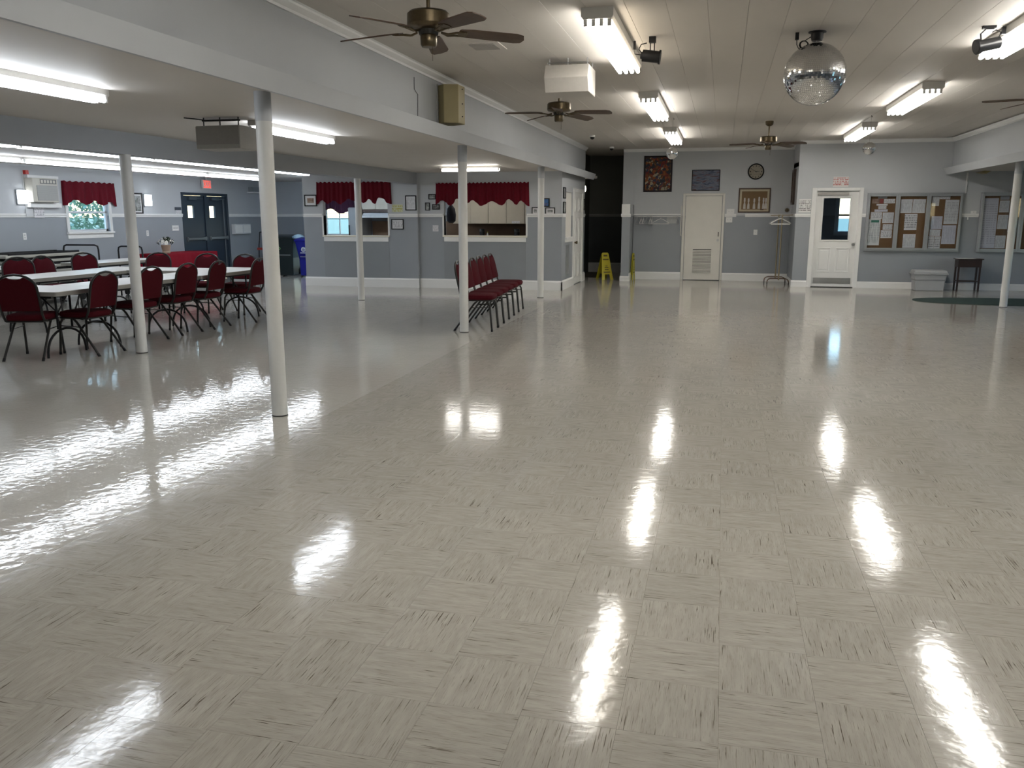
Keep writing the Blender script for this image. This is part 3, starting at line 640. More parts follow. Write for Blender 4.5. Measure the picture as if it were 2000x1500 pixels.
# ================================================================== CEILING FANS
def make_fan(loc, a0, label):
    t = thing('ceiling_fan', (loc[0], loc[1], CZ), label, 'ceiling fan', 'five-blade ceiling fans'); zb = 2.755-CZ
    MB().lathe([(.03, -.085), (.062, -.06), (.075, -.02), (.078, 0)], 20).build('canopy', brass, t, smooth=True)
    MB().cyl((0, 0, -.30), (0, 0, -.07), .013, n=10).build('downrod', brass, t, smooth=True)
    MB().lathe([(.02, zb+.125), (.05, zb+.12), (.125, zb+.112), (.14, zb+.098), (.143, zb+.03), (.132, zb+.016), (.09, zb+.006), (.06, zb-.004), (.04, zb-.004)], 28).build('motor_housing', brass, t, smooth=True)
    MB().lathe([(.052, zb-.03), (.056, zb-.04), (.054, zb-.095), (.046, zb-.108), (.01, zb-.11)], 20).build('switch_housing', brass, t, smooth=True)
    MB().lathe([(.07, zb+.002), (.062, zb-.032), (.05, zb-.032)], 20).build('blade_hub', M('fan_dark_gap', (.02, .017, .012), .6), t)
    MB().cyl((.035, -.03, zb-.11), (.035, -.03, zb-.20), .0018, n=5).build('pull_chain', brass, t)
    for k in range(5):
        a = a0+k*2*PI/5; R = Matrix.Rotation(a, 4, 'Z'); tilt = Matrix.Translation((0, 0, zb-.008)) @ Matrix.Rotation(rad(-13), 4, 'X')
        mb = MB(); pts = [(.205, -.035), (.215, -.05), (.30, -.058), (.60, -.066), (.645, -.05), (.66, 0), (.645, .05), (.60, .066), (.30, .058), (.215, .05), (.205, .035)]
        mb.prism(pts, 'z', -.0035, .0035)
        mb.v = [tuple(R @ (tilt @ Vector((p[0], p[1], p[2]-.02*((p[0]-.2)/.46)**2)))) for p in mb.v]
        bl = mb.build('fan_blade', bladem, t)
        mb = MB(); mb.tube([(.085, 0, -.004), (.13, .012, -.018), (.18, .02, -.010), (.24, .028, -.006)], .007, 6); mb.tube([(.085, 0, -.004), (.13, -.012, -.018), (.18, -.02, -.010), (.24, -.028, -.006)], .007, 6)
        mb.prism([(.20, -.04), (.255, -.03), (.265, 0), (.255, .03), (.20, .04)], 'z', -.010, -.004)
        mb.v = [tuple(R @ (tilt @ Vector(p))) for p in mb.v]
        mb.build('blade_iron', brass, bl)
make_fan((-1.955, 5.61), rad(30), 'big near ceiling fan cut by the top edge')
make_fan((-1.965, 10.30), rad(63), 'ceiling fan under the white hanging box')
make_fan((.69, 15.46), rad(48), 'ceiling fan on a long rod before the clock wall')
make_fan((3.27, 10.32), rad(186), 'ceiling fan of which only blade tips show at the right edge')

# ================================================================== THINGS ON THE CEILING
t = thing('air_cleaner', (-1.61, 8.85, CZ), 'white hanging air cleaner box above the second ceiling fan', 'air cleaner')
MB().prism([(0, -.07), (-.07, -.20), (.01, -.335), (.45, -.335), (.45, -.07)], 'x', -.225, .225).build('case', M('air_cleaner_white', (.56, .53, .49), .45), t, bevel=.004)
for x in (-.19, 0, .20):
    for y in (.05, .38): MB().cyl((x, y, -.07), (x, y, 0), .006, n=6).build('hanger_rod', chrome, t)
MB().tube([(-.21, .04, -.045), (.22, .04, -.045)], .007, 6).build('hanger_bar', chrome, t)
t = thing('air_cleaner', (-4.57, 7.18, AZ), 'gray hanging air cleaner box left of the nearest column', 'air cleaner')
gc = M('air_cleaner_gray', (.36, .35, .33), .5)
MB().box(-.24, .215, 0, .32, -.285, -.075).build('case', gc, t, bevel=.006)
B(-.235, .21, -.004, .0, -.245, -.085).build('front_panel', M('air_cleaner_front', (.28, .27, .255), .5), t)
B(-.18, .20, .02, .05, -.035, -.02).build('hanger_bar', darkmetal, t)
for x in (-.17, .0, .19): MB().cyl((x, .035, -.075), (x, .035, 0), .006, n=6).build('hanger_rod', darkmetal, t)
MB().tube([(-.17, .05, -.02), (-.24, .0, -.012), (-.32, -.05, -.006)], .006, 6).build('power_cord', black, t)
t = thing('ceiling_vent', (-2.26, 8.08, CZ), 'square vent grille on the ceiling behind the nearest fan', 'vent')
mb = MB(); mb.prism([(-.17, -.19), (.17, -.19), (.17, .19), (-.17, .19)], 'z', -.008, 0); mb.build('frame', ceil_m, t)
for k in range(9): B(-.12, .12, -.13+k*.031, -.118+k*.031, -.016, -.006).build('slat', M('vent_gray', (.42, .40, .37), .5), t)
def mirror_ball(name, loc, r, rows, label, mount=True, cord=.2):
    t = thing(name, loc, label, 'mirror ball')
    mb = MB(); rng = random.Random(3)
    for i in range(rows):
        p0, p1 = PI*i/rows-PI/2, PI*(i+1)/rows-PI/2; n = max(4, int(2*rows*math.cos((p0+p1)/2)))
        for k in range(n):
            a0, a1 = 2*PI*k/n, 2*PI*(k+1)/n; q = []
            for p, a in ((p0, a0), (p0, a1), (p1, a1), (p1, a0)): q.append(Vector((math.cos(p)*math.cos(a), math.cos(p)*math.sin(a), math.sin(p)))*r)
            c = (q[0]+q[1]+q[2]+q[3])/4; ax = Vector((rng.uniform(-1, 1), rng.uniform(-1, 1), rng.uniform(-1, 1))).normalized(); Rm = Matrix.Rotation(rng.gauss(0, .055), 3, ax)
            mb.add([tuple(c+(Rm @ (v-c))*.93+c.normalized()*.0006*r/.26) for v in q], [(0, 1, 2, 3)])
    o = mb.build('mirror_tiles', mirror, t); o['kind'] = 'stuff'
    MB().lathe([(max(.004, r*.993*math.cos(a)), r*.993*math.sin(a)) for a in [PI*i/24-PI/2 for i in range(25)]], 40).build('core', M('ball_grout', (.30, .30, .29), .5), t, smooth=True)
    MB().lathe([(r*.18, r*.985), (r*.18, r*1.0), (r*.05, r*1.02), (.004, r*1.05)], 20).build('top_cap', chrome, t, smooth=True)
    mb = MB(); z = r*1.03; n = max(3, int(cord/.014))
    if mount:
        for k in range(n):
            zc = z+(k+.5)*cord/n; mb.tube([(.004*math.cos(a)*(k % 2), .004*math.cos(a)*(1-k % 2), zc+.009*math.sin(a)) for a in [2*PI*j/8 for j in range(8)]], .0012, 4, closed=True)
        mb.build('chain', chrome, t)['kind'] = 'stuff'
    else:
        mb.cyl((0, 0, z), (0, 0, z+cord), .0012, n=5); mb.build('cord', darkmetal, t)
    return t
zc = 2.767; mt = mirror_ball('mirror_ball', (.722, 8.187, zc), .261, 48, 'large mirror ball hanging on a chain below the ceiling', True, CZ-zc-.261-.06)
t = thing('mirror_ball_motor', (.722, 8.187, CZ), 'black round motor holding the large mirror ball', 'motor')
MB().lathe([(.045, -.075), (.052, -.05), (.052, -.012), (.075, -.008), (.075, 0)], 24).build('motor_body', black, t, smooth=True)
pts = [(-.05, 0, -.04)]+[(-.10+.035*math.cos(a)-.01*k/20, .01*math.sin(2*a), -.10+.03*math.sin(a)) for k, a in enumerate([PI/2+2*PI*2.5*j/22 for j in range(23)])]+[(-.15, .0, -.13), (-.165, 0, -.10), (-.168, 0, -.05)]
MB().tube(pts, .004, 6).build('coiled_cord', black, t, smooth=True)
B(-.182, -.152, -.015, .015, -.06, 0).build('plug', black, t)
mirror_ball('mirror_ball', (-.871, 14.57, 2.553), .093, 22, 'small mirror ball hanging in front of the tall mosaic picture', False, CZ-2.553-.096)
mirror_ball('mirror_ball', (2.23, 14.97, 2.608), .10, 22, 'small mirror ball hanging before the notice-board wall', False, CZ-2.608-.103)
# pin spots
t = thing('spotlight', (-.69, 8.06, CZ), 'black spotlight beside the nearest hall light', 'spotlight')
B(-.03, .03, -.03, .03, -.05, 0).build('bracket', black, t)
B(-.022, -.014, -.01, .01, -.14, -.04).build('yoke_arm', black, t); B(.014, .022, -.01, .01, -.14, -.04).build('yoke_arm', black, t)
mb = MB().cyl((-.085, -.0, -.155), (.06, .0, -.175), .052, n=20); mb.cyl((.06, 0, -.175), (.075, 0, -.177), .062, n=20); mb.cyl((-.1, 0, -.152), (-.085, 0, -.155), .03, n=12); mb.build('lamp_can', black, t, smooth=True)
MB().tube([(-.09, 0, -.14), (-.12, 0, -.10), (-.10, .0, -.06), (-.05, 0, -.05)], .005, 6).build('cord', black, t); B(-.17, -.15, -.01, .01, -.10, -.03).build('plug', black, t); MB().tube([(-.16, 0, -.10), (-.155, 0, -.14), (-.09, 0, -.15)], .004, 6).build('plug_lead', darkmetal, t)
t = thing('spotlight', (2.11, 8.30, CZ), 'round black spotlight next to the right edge hall light', 'spotlight')
B(-.05, .05, -.03, .03, -.02, 0).build('bracket', black, t)
MB().tube([(-.05, 0, -.13), (-.06, 0, -.06), (-.02, 0, -.02), (.04, 0, -.02)], .007, 6).build('yoke', black, t)
mb = MB().cyl((.09, .02, -.13), (-.07, -.03, -.165), .05, n=22); mb.cyl((-.07, -.03, -.165), (-.095, -.037, -.171), .062, n=22); mb.build('lamp_can', M('spot_black', (.02, .02, .022), .35), t, smooth=True)
MB().cyl((-.095, -.037, -.171), (-.098, -.038, -.1715), .048, n=20).build('lens', M('spot_lens', (.12, .12, .12), .15), t)
MB().tube([(.08, .02, -.12), (.10, .02, -.05), (.06, .02, -.03), (.03, .0, -.05)], .005, 6).build('cord', black, t); B(.10, .13, -.01, .02, -.07, -.01).build('plug', black, t)
for (x, y, la) in ((-2.613, 17.28, 'small white dome camera on the ceiling nearer the left crown moulding'), (-2.60, 20.25, 'small dome camera on the ceiling in front of the dark corridor')):
    t = thing('dome_camera', (x, y, CZ), la, 'camera', 'dome cameras on the ceiling')
    MB().lathe([(.045, -.04), (.055, -.03), (.055, 0)], 18).build('mount', plastic_w, t, smooth=True)
    MB().lathe([(.004, -.085), (.028, -.078), (.042, -.06), (.045, -.04)], 18).build('dome', black, t, smooth=True)
# speaker on the ledge wall
t = thing('wall_speaker', (XU, 9.55, 2.585), 'tan wedge-shaped speaker on the upper wall between the fans', 'speaker')
MB().prism([(0, .02), (.10, -.07), (.26, -.02), (.27, .20), (.10, .30), (0, .28)], 'z', 0, .42).build('cabinet', tan_m, t, bevel=.006)
B(-.0, .012, -.02, .31, -.01, .43).build('back_board', grayp, t)
mb = B(.02, .075, -.062, -.02, .10, .17)
for z in (.08, .22, .38): MB().cyl((.262, .10, z), (.276, .10, z), .006, n=8).build('screw', darkmetal, t)
o = MB().tube([(XU+.004, 8.80, 2.98), (XU+.004, 8.80, 2.86), (XU+.004, 8.84, 2.84), (XU+.004, 8.90, 2.82), (XU+.004, 8.88, 2.52)], .004, 5).build('speaker_wire', M('gray_wire', (.22, .22, .23), .5)); tag(o, 'thin gray wire running down the upper wall left of the tan speaker', 'wire')
for (x, y, la) in ((-.871, 14.57, 'tiny black ceiling hook of the left small mirror ball'), (2.23, 14.97, 'tiny black ceiling hook of the right small mirror ball')):
    o = MB().tube([(x, y, CZ), (x, y, CZ-.02), (x+.012, y, CZ-.03), (x+.012, y, CZ-.012)], .004, 5).build('ceiling_hook', black); tag(o, la, 'hook')

# ================================================================== CHAIRS
def make_chair():
    t = thing('banquet_chair', (0, 0, 0), 'x', 'chair', 'maroon banquet chairs')
    # seat cushion
    mb = MB(); n = 28
    def ol(sx, sy, z):
        out = []
        for k in range(n):
            a = 2*PI*k/n; c, s = math.cos(a), math.sin(a); e = .42
            out.append((sx*math.copysign(abs(c)**e, c), .02+sy*math.copysign(abs(s)**e, s), z))
        return out
    lv = [(.205, .215, .428), (.214, .224, .445), (.215, .225, .468), (.205, .215, .486), (.17, .18, .496)]
    vs = []
    for q in lv: vs += ol(*q)
    fs = [(i*n+k, i*n+(k+1) % n, (i+1)*n+(k+1) % n, (i+1)*n+k) for i in range(len(lv)-1) for k in range(n)]+[tuple(range(n-1, -1, -1)), tuple(range((len(lv)-1)*n, len(lv)*n))]
    mb.add(vs, fs); mb.build('seat', maroon, t, smooth=True)
    def yb(z): return -.205-(z-.5)*.21
    # back frame with crown top
    half = [(.205, .43), (.207, .50), (.210, .66), (.208, .79), (.196, .835), (.168, .872), (.125, .902), (.07, .922), (0, .93)]
    path = [(half[0][0], -.09, .418), (half[0][0], -.16, .424)]+[(x, yb(z), z) for x, z in half[1:]]
    path = path+[(-p[0], p[1], p[2]) for p in reversed(path[:-1])]
    MB().tube(path, .0135, 8).build('back_frame', darkmetal, t, smooth=True)
    # padded back, dipping under the hand hole
    side = [(.198, .535), (.200, .66), (.197, .785), (.184, .826), (.158, .860), (.115, .890), (.085, .900), (.062, .888), (.03, .878), (0, .875)]
    poly = side+[(-x, z) for x, z in reversed(side[:-1])]
    mb = MB(); m = len(poly)
    vs = [(x, yb(z)-.011, z) for x, z in poly]+[(x, yb(z)+.014, z) for x, z in poly]+[(x*.9, yb(z)+.026, .70+(z-.70)*.92) for x, z in poly]
    fs = [tuple(range(m))]
    for j in (0, 1):
        fs += [(j*m+k, j*m+(k+1) % m, (j+1)*m+(k+1) % m, (j+1)*m+k) for k in range(m)]
    fs.append(tuple(range(3*m-1, 2*m-1, -1))); mb.add(vs, fs); mb.build('backrest', maroon, t, smooth=True)
    # seat frame and legs
    MB().tube([(.19, -.17, .418), (.195, .19, .418), (.17, .215, .418), (-.17, .215, .418), (-.195, .19, .418), (-.19, -.17, .418)], .0105, 8, closed=True).build('seat_frame', darkmetal, t, smooth=True)
    for s in (-1, 1):
        l = MB().tube([(s*.188, .165, .415), (s*.196, .20, .36), (s*.205, .232, .018)], .0135, 8).build('leg', darkmetal, t, smooth=True)
        MB().cyl((s*.205, .2322, 0), (s*.205, .231, .03), .0155, n=8).build('foot_cap', black, l)
        l = MB().tube([(s*.186, .03, .415), (s*.190, -.02, .37), (s*.205, -.285, .018)], .0135, 8).build('leg', darkmetal, t, smooth=True)
        MB().cyl((s*.2055, -.2965, 0), (s*.205, -.275, .03), .0155, n=8).build('foot_cap', black, l)
        MB().cyl((s*.197, .212, .33), (s*.195, -.06, .32), .006, n=6).build('side_brace', darkmetal, t)
    return t
chair = make_chair(); first = True
def put_chair(x, y, dx, dy, label, group):
    global first
    place(chair, first, (x, y, 0), math.atan2(-dx, dy), label, group); first = False
G1 = 'maroon chairs around the white tables'; G2 = 'row of maroon chairs by the middle column'
put_chair(-7.37, 7.70, -.33, 1, 'maroon chair at the left picture edge, its back to the camera', G1)
put_chair(-7.00, 8.11, -1, .02, 'maroon chair at the table just left of the tables column', G1)
put_chair(-7.10, 9.06, -1, .06, 'maroon chair partly hidden by the right side of the tables column', G1)
put_chair(-7.10, 9.79, -1, .05, 'second maroon chair right of the tables column, near side', G1)
put_chair(-7.05, 10.40, -1, -.03, 'third maroon chair right of the tables column, near side', G1)
put_chair(-6.90, 11.23, -1, -.03, 'last maroon chair on the near side, beside the nearest column', G1)
put_chair(-10.05, 10.38, .75, -.65, 'far-side maroon chair leftmost, behind the left edge chair', G1)
put_chair(-9.98, 11.02, 1, -.05, 'far-side maroon chair below the left wall outlet, second from left', G1)
put_chair(-10.18, 12.0, .9, -.45, 'far-side maroon chair in front of the black cart hoops', G1)
put_chair(-9.18, 12.22, .25, -1, 'far-end maroon chair in front of the red table', G1)
put_chair(-8.20, 12.10, .15, -1, 'far-end maroon chair in front of the blue double door', G1)
put_chair(-7.50, 12.05, .05, -1, 'far-end maroon chair right of the blue door, facing the camera', G1)
for k in range(6):
    put_chair(-3.22-.042*k, 11.11+.49*k, 1, .06, ['nearest chair of the six in a row, half behind the column', 'second of the six maroon chairs in a row from the column', 'third of the six maroon chairs in a row from the column', 'fourth of the six maroon chairs in a row from the column', 'fifth of the six maroon chairs in a row from the column', 'farthest of the six maroon chairs in a row, nearest the kitchen'][k], G2)

# ================================================================== TABLES
def make_table():
    t = thing('folding_table', (0, 0, 0), 'x', 'table', 'white folding tables')
    L, Wd, zt = 1.82, .75, .742
    def rr(l, w, r, n=4):
        o = []
        for cx, cy, a in ((l/2-r, w/2-r, 0), (-l/2+r, w/2-r, PI/2), (-l/2+r, -w/2+r, PI), (l/2-r, -w/2+r, 1.5*PI)):
            o += [(cx+r*math.cos(a+PI/2*k/n), cy+r*math.sin(a+PI/2*k/n)) for k in range(n+1)]
        return o
    MB().prism(rr(L, Wd, .03), 'z', zt-.006, zt).build('tabletop', tabletop_m, t, bevel=.002)
    MB().prism(rr(L-.004, Wd-.004, .03), 'z', zt-.05, zt-.006).build('edge_band', taupe, t)
    for s in (-1, 1):
        x = s*.66; mb = MB()
        for y in (-.11, .11): mb.tube([(x, y, zt-.05), (x, y, .30)], .0125, 8)
        pts = [(x, -.30, 0), (x, -.295, .06)]+[(x, .29*math.cos(a), .07+.23*math.sin(a)) for a in [PI-PI*j/12 for j in range(1, 12)]]+[(x, .295, .06), (x, .30, 0)]
        mb.tube(pts, .0135, 8); mb.tube([(x, -.30, zt-.055), (x, .30, zt-.055)], .012, 8)
        lg = mb.build('leg_frame', black, t, smooth=True)
        MB().tube([(x, 0, .40), (x-s*.33, 0, zt-.055)], .008, 6).build('brace', black, lg)
    B(-.80, .80, -.345, -.325, zt-.075, zt-.05).build('rail', black, t); B(-.80, .80, .325, .345, zt-.075, zt-.05).build('rail', black, t)
    return t
tab = make_table(); ft = True
def put_table(x, y, rz, label):
    global ft
    place(tab, ft, (x, y, 0), rz, label); ft = False
put_table(-7.83, 7.93, rad(1.5), 'white folding table across the near end, behind the left edge chair')
put_table(-7.27, 9.24, PI/2, 'white folding table behind the tables column, near side of the square')
put_table(-7.27, 11.08, PI/2+.01, 'white folding table on the near side, its end by the last chair')
put_table(-9.03, 10.02, PI/2-.01, 'white folding table on the far side of the square, before three chairs')
put_table(-8.54, 11.345, rad(.5), 'white folding table across the far end of the square')
put_table(-11.07, 10.95, PI/2+.05, 'white folding table in the back row, behind the left chairs')
put_table(-10.78, 13.30, PI/2, 'white folding table in the back row whose end points to the red table')
# stacked folded tables on a cart by the left wall
cart = thing('table_cart', (-11.80, 12.55, 0), 'black table cart with hoop handle under the stacked tables', 'cart')
mb = B(-.28, .28, -.9, .9, .14, .18); mb.build('deck', black, cart)
for x, y in ((-.22, -.8), (.22, -.8), (-.22, .8), (.22, .8)): MB().cyl((x-.018, y, .07), (x+.018, y, .07), .069, n=16).build('caster', black, cart)
MB().tube([(-.25, .97, .16), (-.25, .97, .93), (-.235, .97, .985), (-.18, .97, 1.005), (.44, .97, 1.005), (.50, .97, .985), (.515, .97, .93), (.515, .97, .12), (.26, .97, .12)], .016, 8).build('hoop_handle', black, cart, smooth=True)
ftm = M('folded_table_beige', (.34, .33, .29), .5)
for k in range(8):
    t = thing('folded_table', (-11.80+.012*(k % 2), 12.48+.03*((k*3) % 4), .18+k*.094), ['lowest', 'second', 'third', 'fourth', 'fifth', 'sixth', 'seventh', 'topmost'][k]+' folded table from the floor in the cart stack', 'table', 'folded tables stacked on the cart')
    MB().box(-.30, .30, -.91, .91, 0, .05).build('tabletop', ftm, t, bevel=.008)
    
    for s in (-1, 1):
        B(s*.245-.015, s*.245+.015, -.8, .8, .05, .085).build('rail', black, t); MB().tube([(-.2, s*.7, .07), (.2, s*.7, .07)], .012, 6).build('folded_leg', black, t)
t = thing('hoop_cart', (-11.25, 14.75, 0), 'second black cart hoop between the stacked tables and the column', 'cart')
mb = B(-.26, .26, -.4, .4, .12, .15); mb.build('deck', black, t)
for x, y in ((-.2, -.33), (.2, -.33), (-.2, .33), (.2, .33)): MB().cyl((x-.018, y, .06), (x+.018, y, .06), .059, n=16).build('caster', black, t)
MB().tube([(-.27, -.38, .13), (-.27, -.40, .88), (-.255, -.40, .935), (-.20, -.40, .955), (.20, -.40, .955), (.255, -.40, .935), (.27, -.40, .88), (.27, -.38, .13)], .016, 8).build('hoop_handle', black, t, smooth=True)
# red cloth table with flowers
t = thing('side_table', (-11.72, 16.55, 0), 'small table by the left wall under a red cloth', 'table')
B(-.34, .34, -.88, .88, .71, .735).build('tabletop', tabletop_m, t)
for x, y in ((-.28, -.78), (.28, -.78), (-.28, .78), (.28, .78)): MB().cyl((x, y, 0), (x, y, .71), .016, n=8).build('leg', black, t)
mb = MB(); N = 160; rings = []
per = []
for k in range(N):
    s = k/N*4
    if s < 1: p = (-.355+.71*s, -.90)
    elif s < 2: p = (.355, -.90+1.80*(s-1))
    elif s < 3: p = (.355-.71*(s-2), .90)
    else: p = (-.355, .90-1.80*(s-3))
    per.append(p)
vs = []
for j, (z, o) in enumerate(((.742, 0), (.735, .012), (.66, .02), (.55, .03), (.42, .04))):
    for k, p in enumerate(per):
        w = math.sin(k*.62)+.5*math.sin(k*1.7); q = Vector((p[0]/.355, p[1]/.90, 0)); q = Vector((math.copysign(1, q.x) if abs(q.x) > .99 else 0, math.copysign(1, q.y) if abs(q.y) > .99 else 0, 0))
        if p[0] < -.35: q = q*.2
        vs.append((p[0]+q.x*(o+max(0, j-1)*.006*w), p[1]+q.y*(o+max(0, j-1)*.006*w), z-(.03*w*.5 if j == 4 else 0)))
mb.add(vs, [(j*N+k, j*N+(k+1) % N, (j+1)*N+(k+1) % N, (j+1)*N+k) for j in range(4) for k in range(N)]+[tuple(range(N))])
o = mb.build('tablecloth', redcloth, loc=(-11.72, 16.55, 0), smooth=True); tag(o, 'red cloth draped over the small table at the left wall', 'tablecloth')
t = thing('flower_pot', (-11.62, 15.97, .745), 'pot of white flowers standing on the red cloth', 'plant')
MB().lathe([(.07, 0), (.085, .02), (.085, .04), (.075, .05), (.10, .17), (.105, .18), (.095, .178), (.07, .15)], 20).build('pot', M('pot_tan', (.42, .33, .24), .6), t, smooth=True)
lf = MB(); fl = MB(); rng = random.Random(5)
for k in range(46):
    a, e = rng.uniform(0, 2*PI), rng.uniform(.1, 1.4); r = .15+.03*rng.random(); c = Vector((r*math.cos(a)*math.cos(e), r*math.sin(a)*math.cos(e), .20+.12*math.sin(e)))
    d = c-Vector((0, 0, .15)); d.normalize(); u = d.cross(Vector((.3, .2, 1))).normalized(); w = d.cross(u)
    if k % 3 == 0:
        for j in range(5):
            b = 2*PI*j/5; x = u*math.cos(b)+w*math.sin(b); y = d.cross(x)
            fl.add([tuple(c), tuple(c+x*.025+y*.018+d*.008), tuple(c+x*.045+d*.004), tuple(c+x*.025-y*.018+d*.008)], [(0, 1, 2, 3)])
    else:
        lf.add([tuple(c*.8), tuple(c+u*.02), tuple(c+d*.05), tuple(c-u*.02)], [(0, 1, 2, 3)])
fl.build('flowers', M('petal_white', (.75, .73, .66), .7), t)['kind'] = 'stuff'; lf.build('leaves', M('leaf_dark', (.02, .035, .015), .6), t)['kind'] = 'stuff'

# ================================================================== VALANCES
def valance(loc, rz, w, H, ctrl, label, mat=valm, folds=22, seed=1, deep=.075):
    rng = random.Random(seed); nx, nz = 150, 10; mb = MB()
    ph = [rng.uniform(0, 6.28) for _ in range(4)]
    def hem(u):
        for (a, h0), (b, h1) in zip(ctrl, ctrl[1:]):
            if a <= u <= b:
                k = (u-a)/(b-a); k = k*k*(3-2*k); return h0+(h1-h0)*k
        return ctrl[-1][1]
    vs = []
    for layer in (0, 1):
        for j in range(nz+1):
            for i in range(nx+1):
                u = i/nx; t = j/nz; x = (u-.5)*w
                wv = math.sin(u*folds*2*PI+ph[0]+.8*math.sin(u*9+ph[1]))*.55+math.sin(u*folds*.47*2*PI+ph[2])*.45
                y = -deep*.6-(.010+.022*t)*wv-(.004 if layer == 0 else 0)
                if i in (0, nx): y = -.004 if layer else -.008
                z = -t*hem(u)*(1 if t > 0 else 0)+(.012*math.sin(u*folds*2*PI+ph[3]) if j == 0 else 0)
                x += .012*t*math.sin(u*17+ph[1])*(1-abs(2*u-1))+(.015*t*(2*u-1))
                vs.append((x, y, z))
    st = nx+1; o2 = (nz+1)*st; fs = []
    for j in range(nz):
        for i in range(nx):
            a = j*st+i; fs.append((a, a+1, a+st+1, a+st)); b = a+o2; fs.append((b, b+st, b+st+1, b+1))
    for i in range(nx):
        fs.append((i, i+o2, i+1+o2, i+1)); a = nz*st+i; fs.append((a, a+1, a+1+o2, a+o2))
    t = thing('window_valance', loc, label, 'valance', 'burgundy scalloped valances', rz)
    mb.add(vs, fs).build('fabric', mat, t, smooth=True)
    mb = MB().cyl((-w/2+.01, -.007, -.03), (w/2-.01, -.007, -.03), .006, n=8); mb.build('curtain_rod', white, t)
valance((XL, 14.43, 2.185), PI/2, 1.40, .45, [(0, .45), (.2, .345), (.42, .435), (.55, .35), (.73, .445), (.88, .37), (1, .46)], 'burgundy valance over the left wall window', folds=9, seed=2)
valance((-7.83, K1, 2.255), 0, 1.73, .45, [(0, .47), (.09, .375), (.15, .46), (.24, .39), (.33, .47), (.43, .35), (.52, .40), (.58, .36), (.64, .445), (.71, .36), (.78, .46), (.84, .33), (.88, .34), (.96, .45), (1, .465)], 'burgundy valance over the left kitchen hatch, behind a column', folds=17, seed=4)
valance((-4.955, K2, 2.22), 0, 2.03, .45, [(0, .45), (.08, .36), (.17, .47), (.24, .325), (.35, .42), (.41, .355), (.49, .475), (.61, .38), (.72, .465), (.79, .34), (.87, .455), (.91, .37), (1, .485)], 'burgundy valance over the right kitchen hatch', folds=24, seed=6)
valance((-10.075, 21.275, 2.06), 0, .95, .4, [(0, .40), (.3, .34), (.6, .46), (1, .36)], 'small plum valance on the outside door seen through the left kitchen hatch', M('plum_valance', (.06, .01, .04), .7), 9, 9)

# ================================================================== LEFT WALL
t = thing('air_conditioner', (XL, 13.15, 1.78), 'beige wall air conditioner left of the burgundy window valance', 'air conditioner')
ac = M('ac_beige', (.52, .50, .44), .45)
MB().box(0, .18, -.30, .30, 0, .43).build('case', ac, t, bevel=.012)
mb = B(0, .08, -.29, .44, .43, .48); mb.box(0, .04, .31, .44, -.02, .43); mb.box(0, .10, -.30, .44, -.09, -.01); mb.build('wall_sleeve', white, t)
B(.18, .188, -.21, .27, .03, .30).build('grille_panel', M('ac_grille', (.33, .33, .32), .5), t)
mb = MB()
for k in range(14): mb.box(.186, .192, -.21, .27, .04+k*.018, .046+k*.018)
mb.build('grille_slats', M('ac_slat', (.40, .40, .38), .5), t)['kind'] = 'stuff'
B(.18, .186, -.12, .26, .33, .41).build('control_panel', M('ac_control', (.10, .10, .10), .4), t)
for k in range(5): B(.185, .189, -.11+k*.072, -.06+k*.072, .345, .395).build('vent_vane', ac, t)
MB().tube([(.012, -.32, .56), (.012, -.325, .20), (.012, -.32, -.10), (.012, -.27, -.20), (.012, -.22, -.22)], .006, 6).build('power_cord', plastic_w, t)
o = B(XL, XL+.07, 12.84, 12.91, 2.27, 2.34).build('red_box', M('red_plastic', (.5, .03, .02), .4)); tag(o, 'small red alarm box above the left corner of the air conditioner', 'alarm box')
def plate(loc, w, h, rz, label, name='wall_plate', cat='switch', mat=plastic_w, toggles=1, sock=False):
    t = thing(name, loc, label, cat, None, rz)
    B(-w/2, w/2, -.008, 0, -h/2, h/2).build('cover', mat, t, bevel=.002)
    pd = M('plate_detail', (.5, .5, .49), .4)
    if sock:
        for z in (-.022, .022): MB().cyl((0, -.008, z), (0, -.010, z), .016, n=12).build('socket', pd, t)
    else:
        for k in range(toggles):
            x = (k-(toggles-1)/2)*w/toggles*.8; B(x-.005, x+.005, -.018, -.008, -.012, .012).build('toggle', pd, t)
LZ = PI/2
plate((XL, 12.73, 1.18), .08, .12, LZ, 'white outlet on the left wall below the air conditioner', 'wall_outlet', 'outlet', sock=True)
plate((XL, 16.10, 1.17), .08, .12, LZ, 'white outlet on the left wall above the flower pot', 'wall_outlet', 'outlet', sock=True)
plate((XL, 17.09, 1.265), .24, .12, LZ, 'wide white switch plate left of the blue double door', 'light_switch', toggles=4)
def sheet(loc, w, h, rz, label, mat=print_a, name='paper_notice', cat='notice', tilt=0., th=.002):
    o = B(-w/2, w/2, -th, 0, -h/2, h/2).build(name, mat, loc=loc); o.rotation_euler = (0, tilt, rz); return tag(o, label, cat)
sheet((XL+.027, 13.10, 1.605), .24, .19, LZ, 'white printed notice below the air conditioner', print_b)
sheet((XL+.027, 12.88, 1.60), .17, .14, LZ, 'small plain cover plate left of the notice below the air conditioner', lightgray)
sheet((XL+.001, 17.24, 1.70), .24, .07, LZ, 'dark sign strip beside the blue double door', M('dark_sign', (.05, .06, .08), .5), 'wall_sign', 'sign')
sheet((XL+.001, 17.25, 1.61), .20, .10, LZ, 'small white notice under the dark sign by the blue door', print_b)
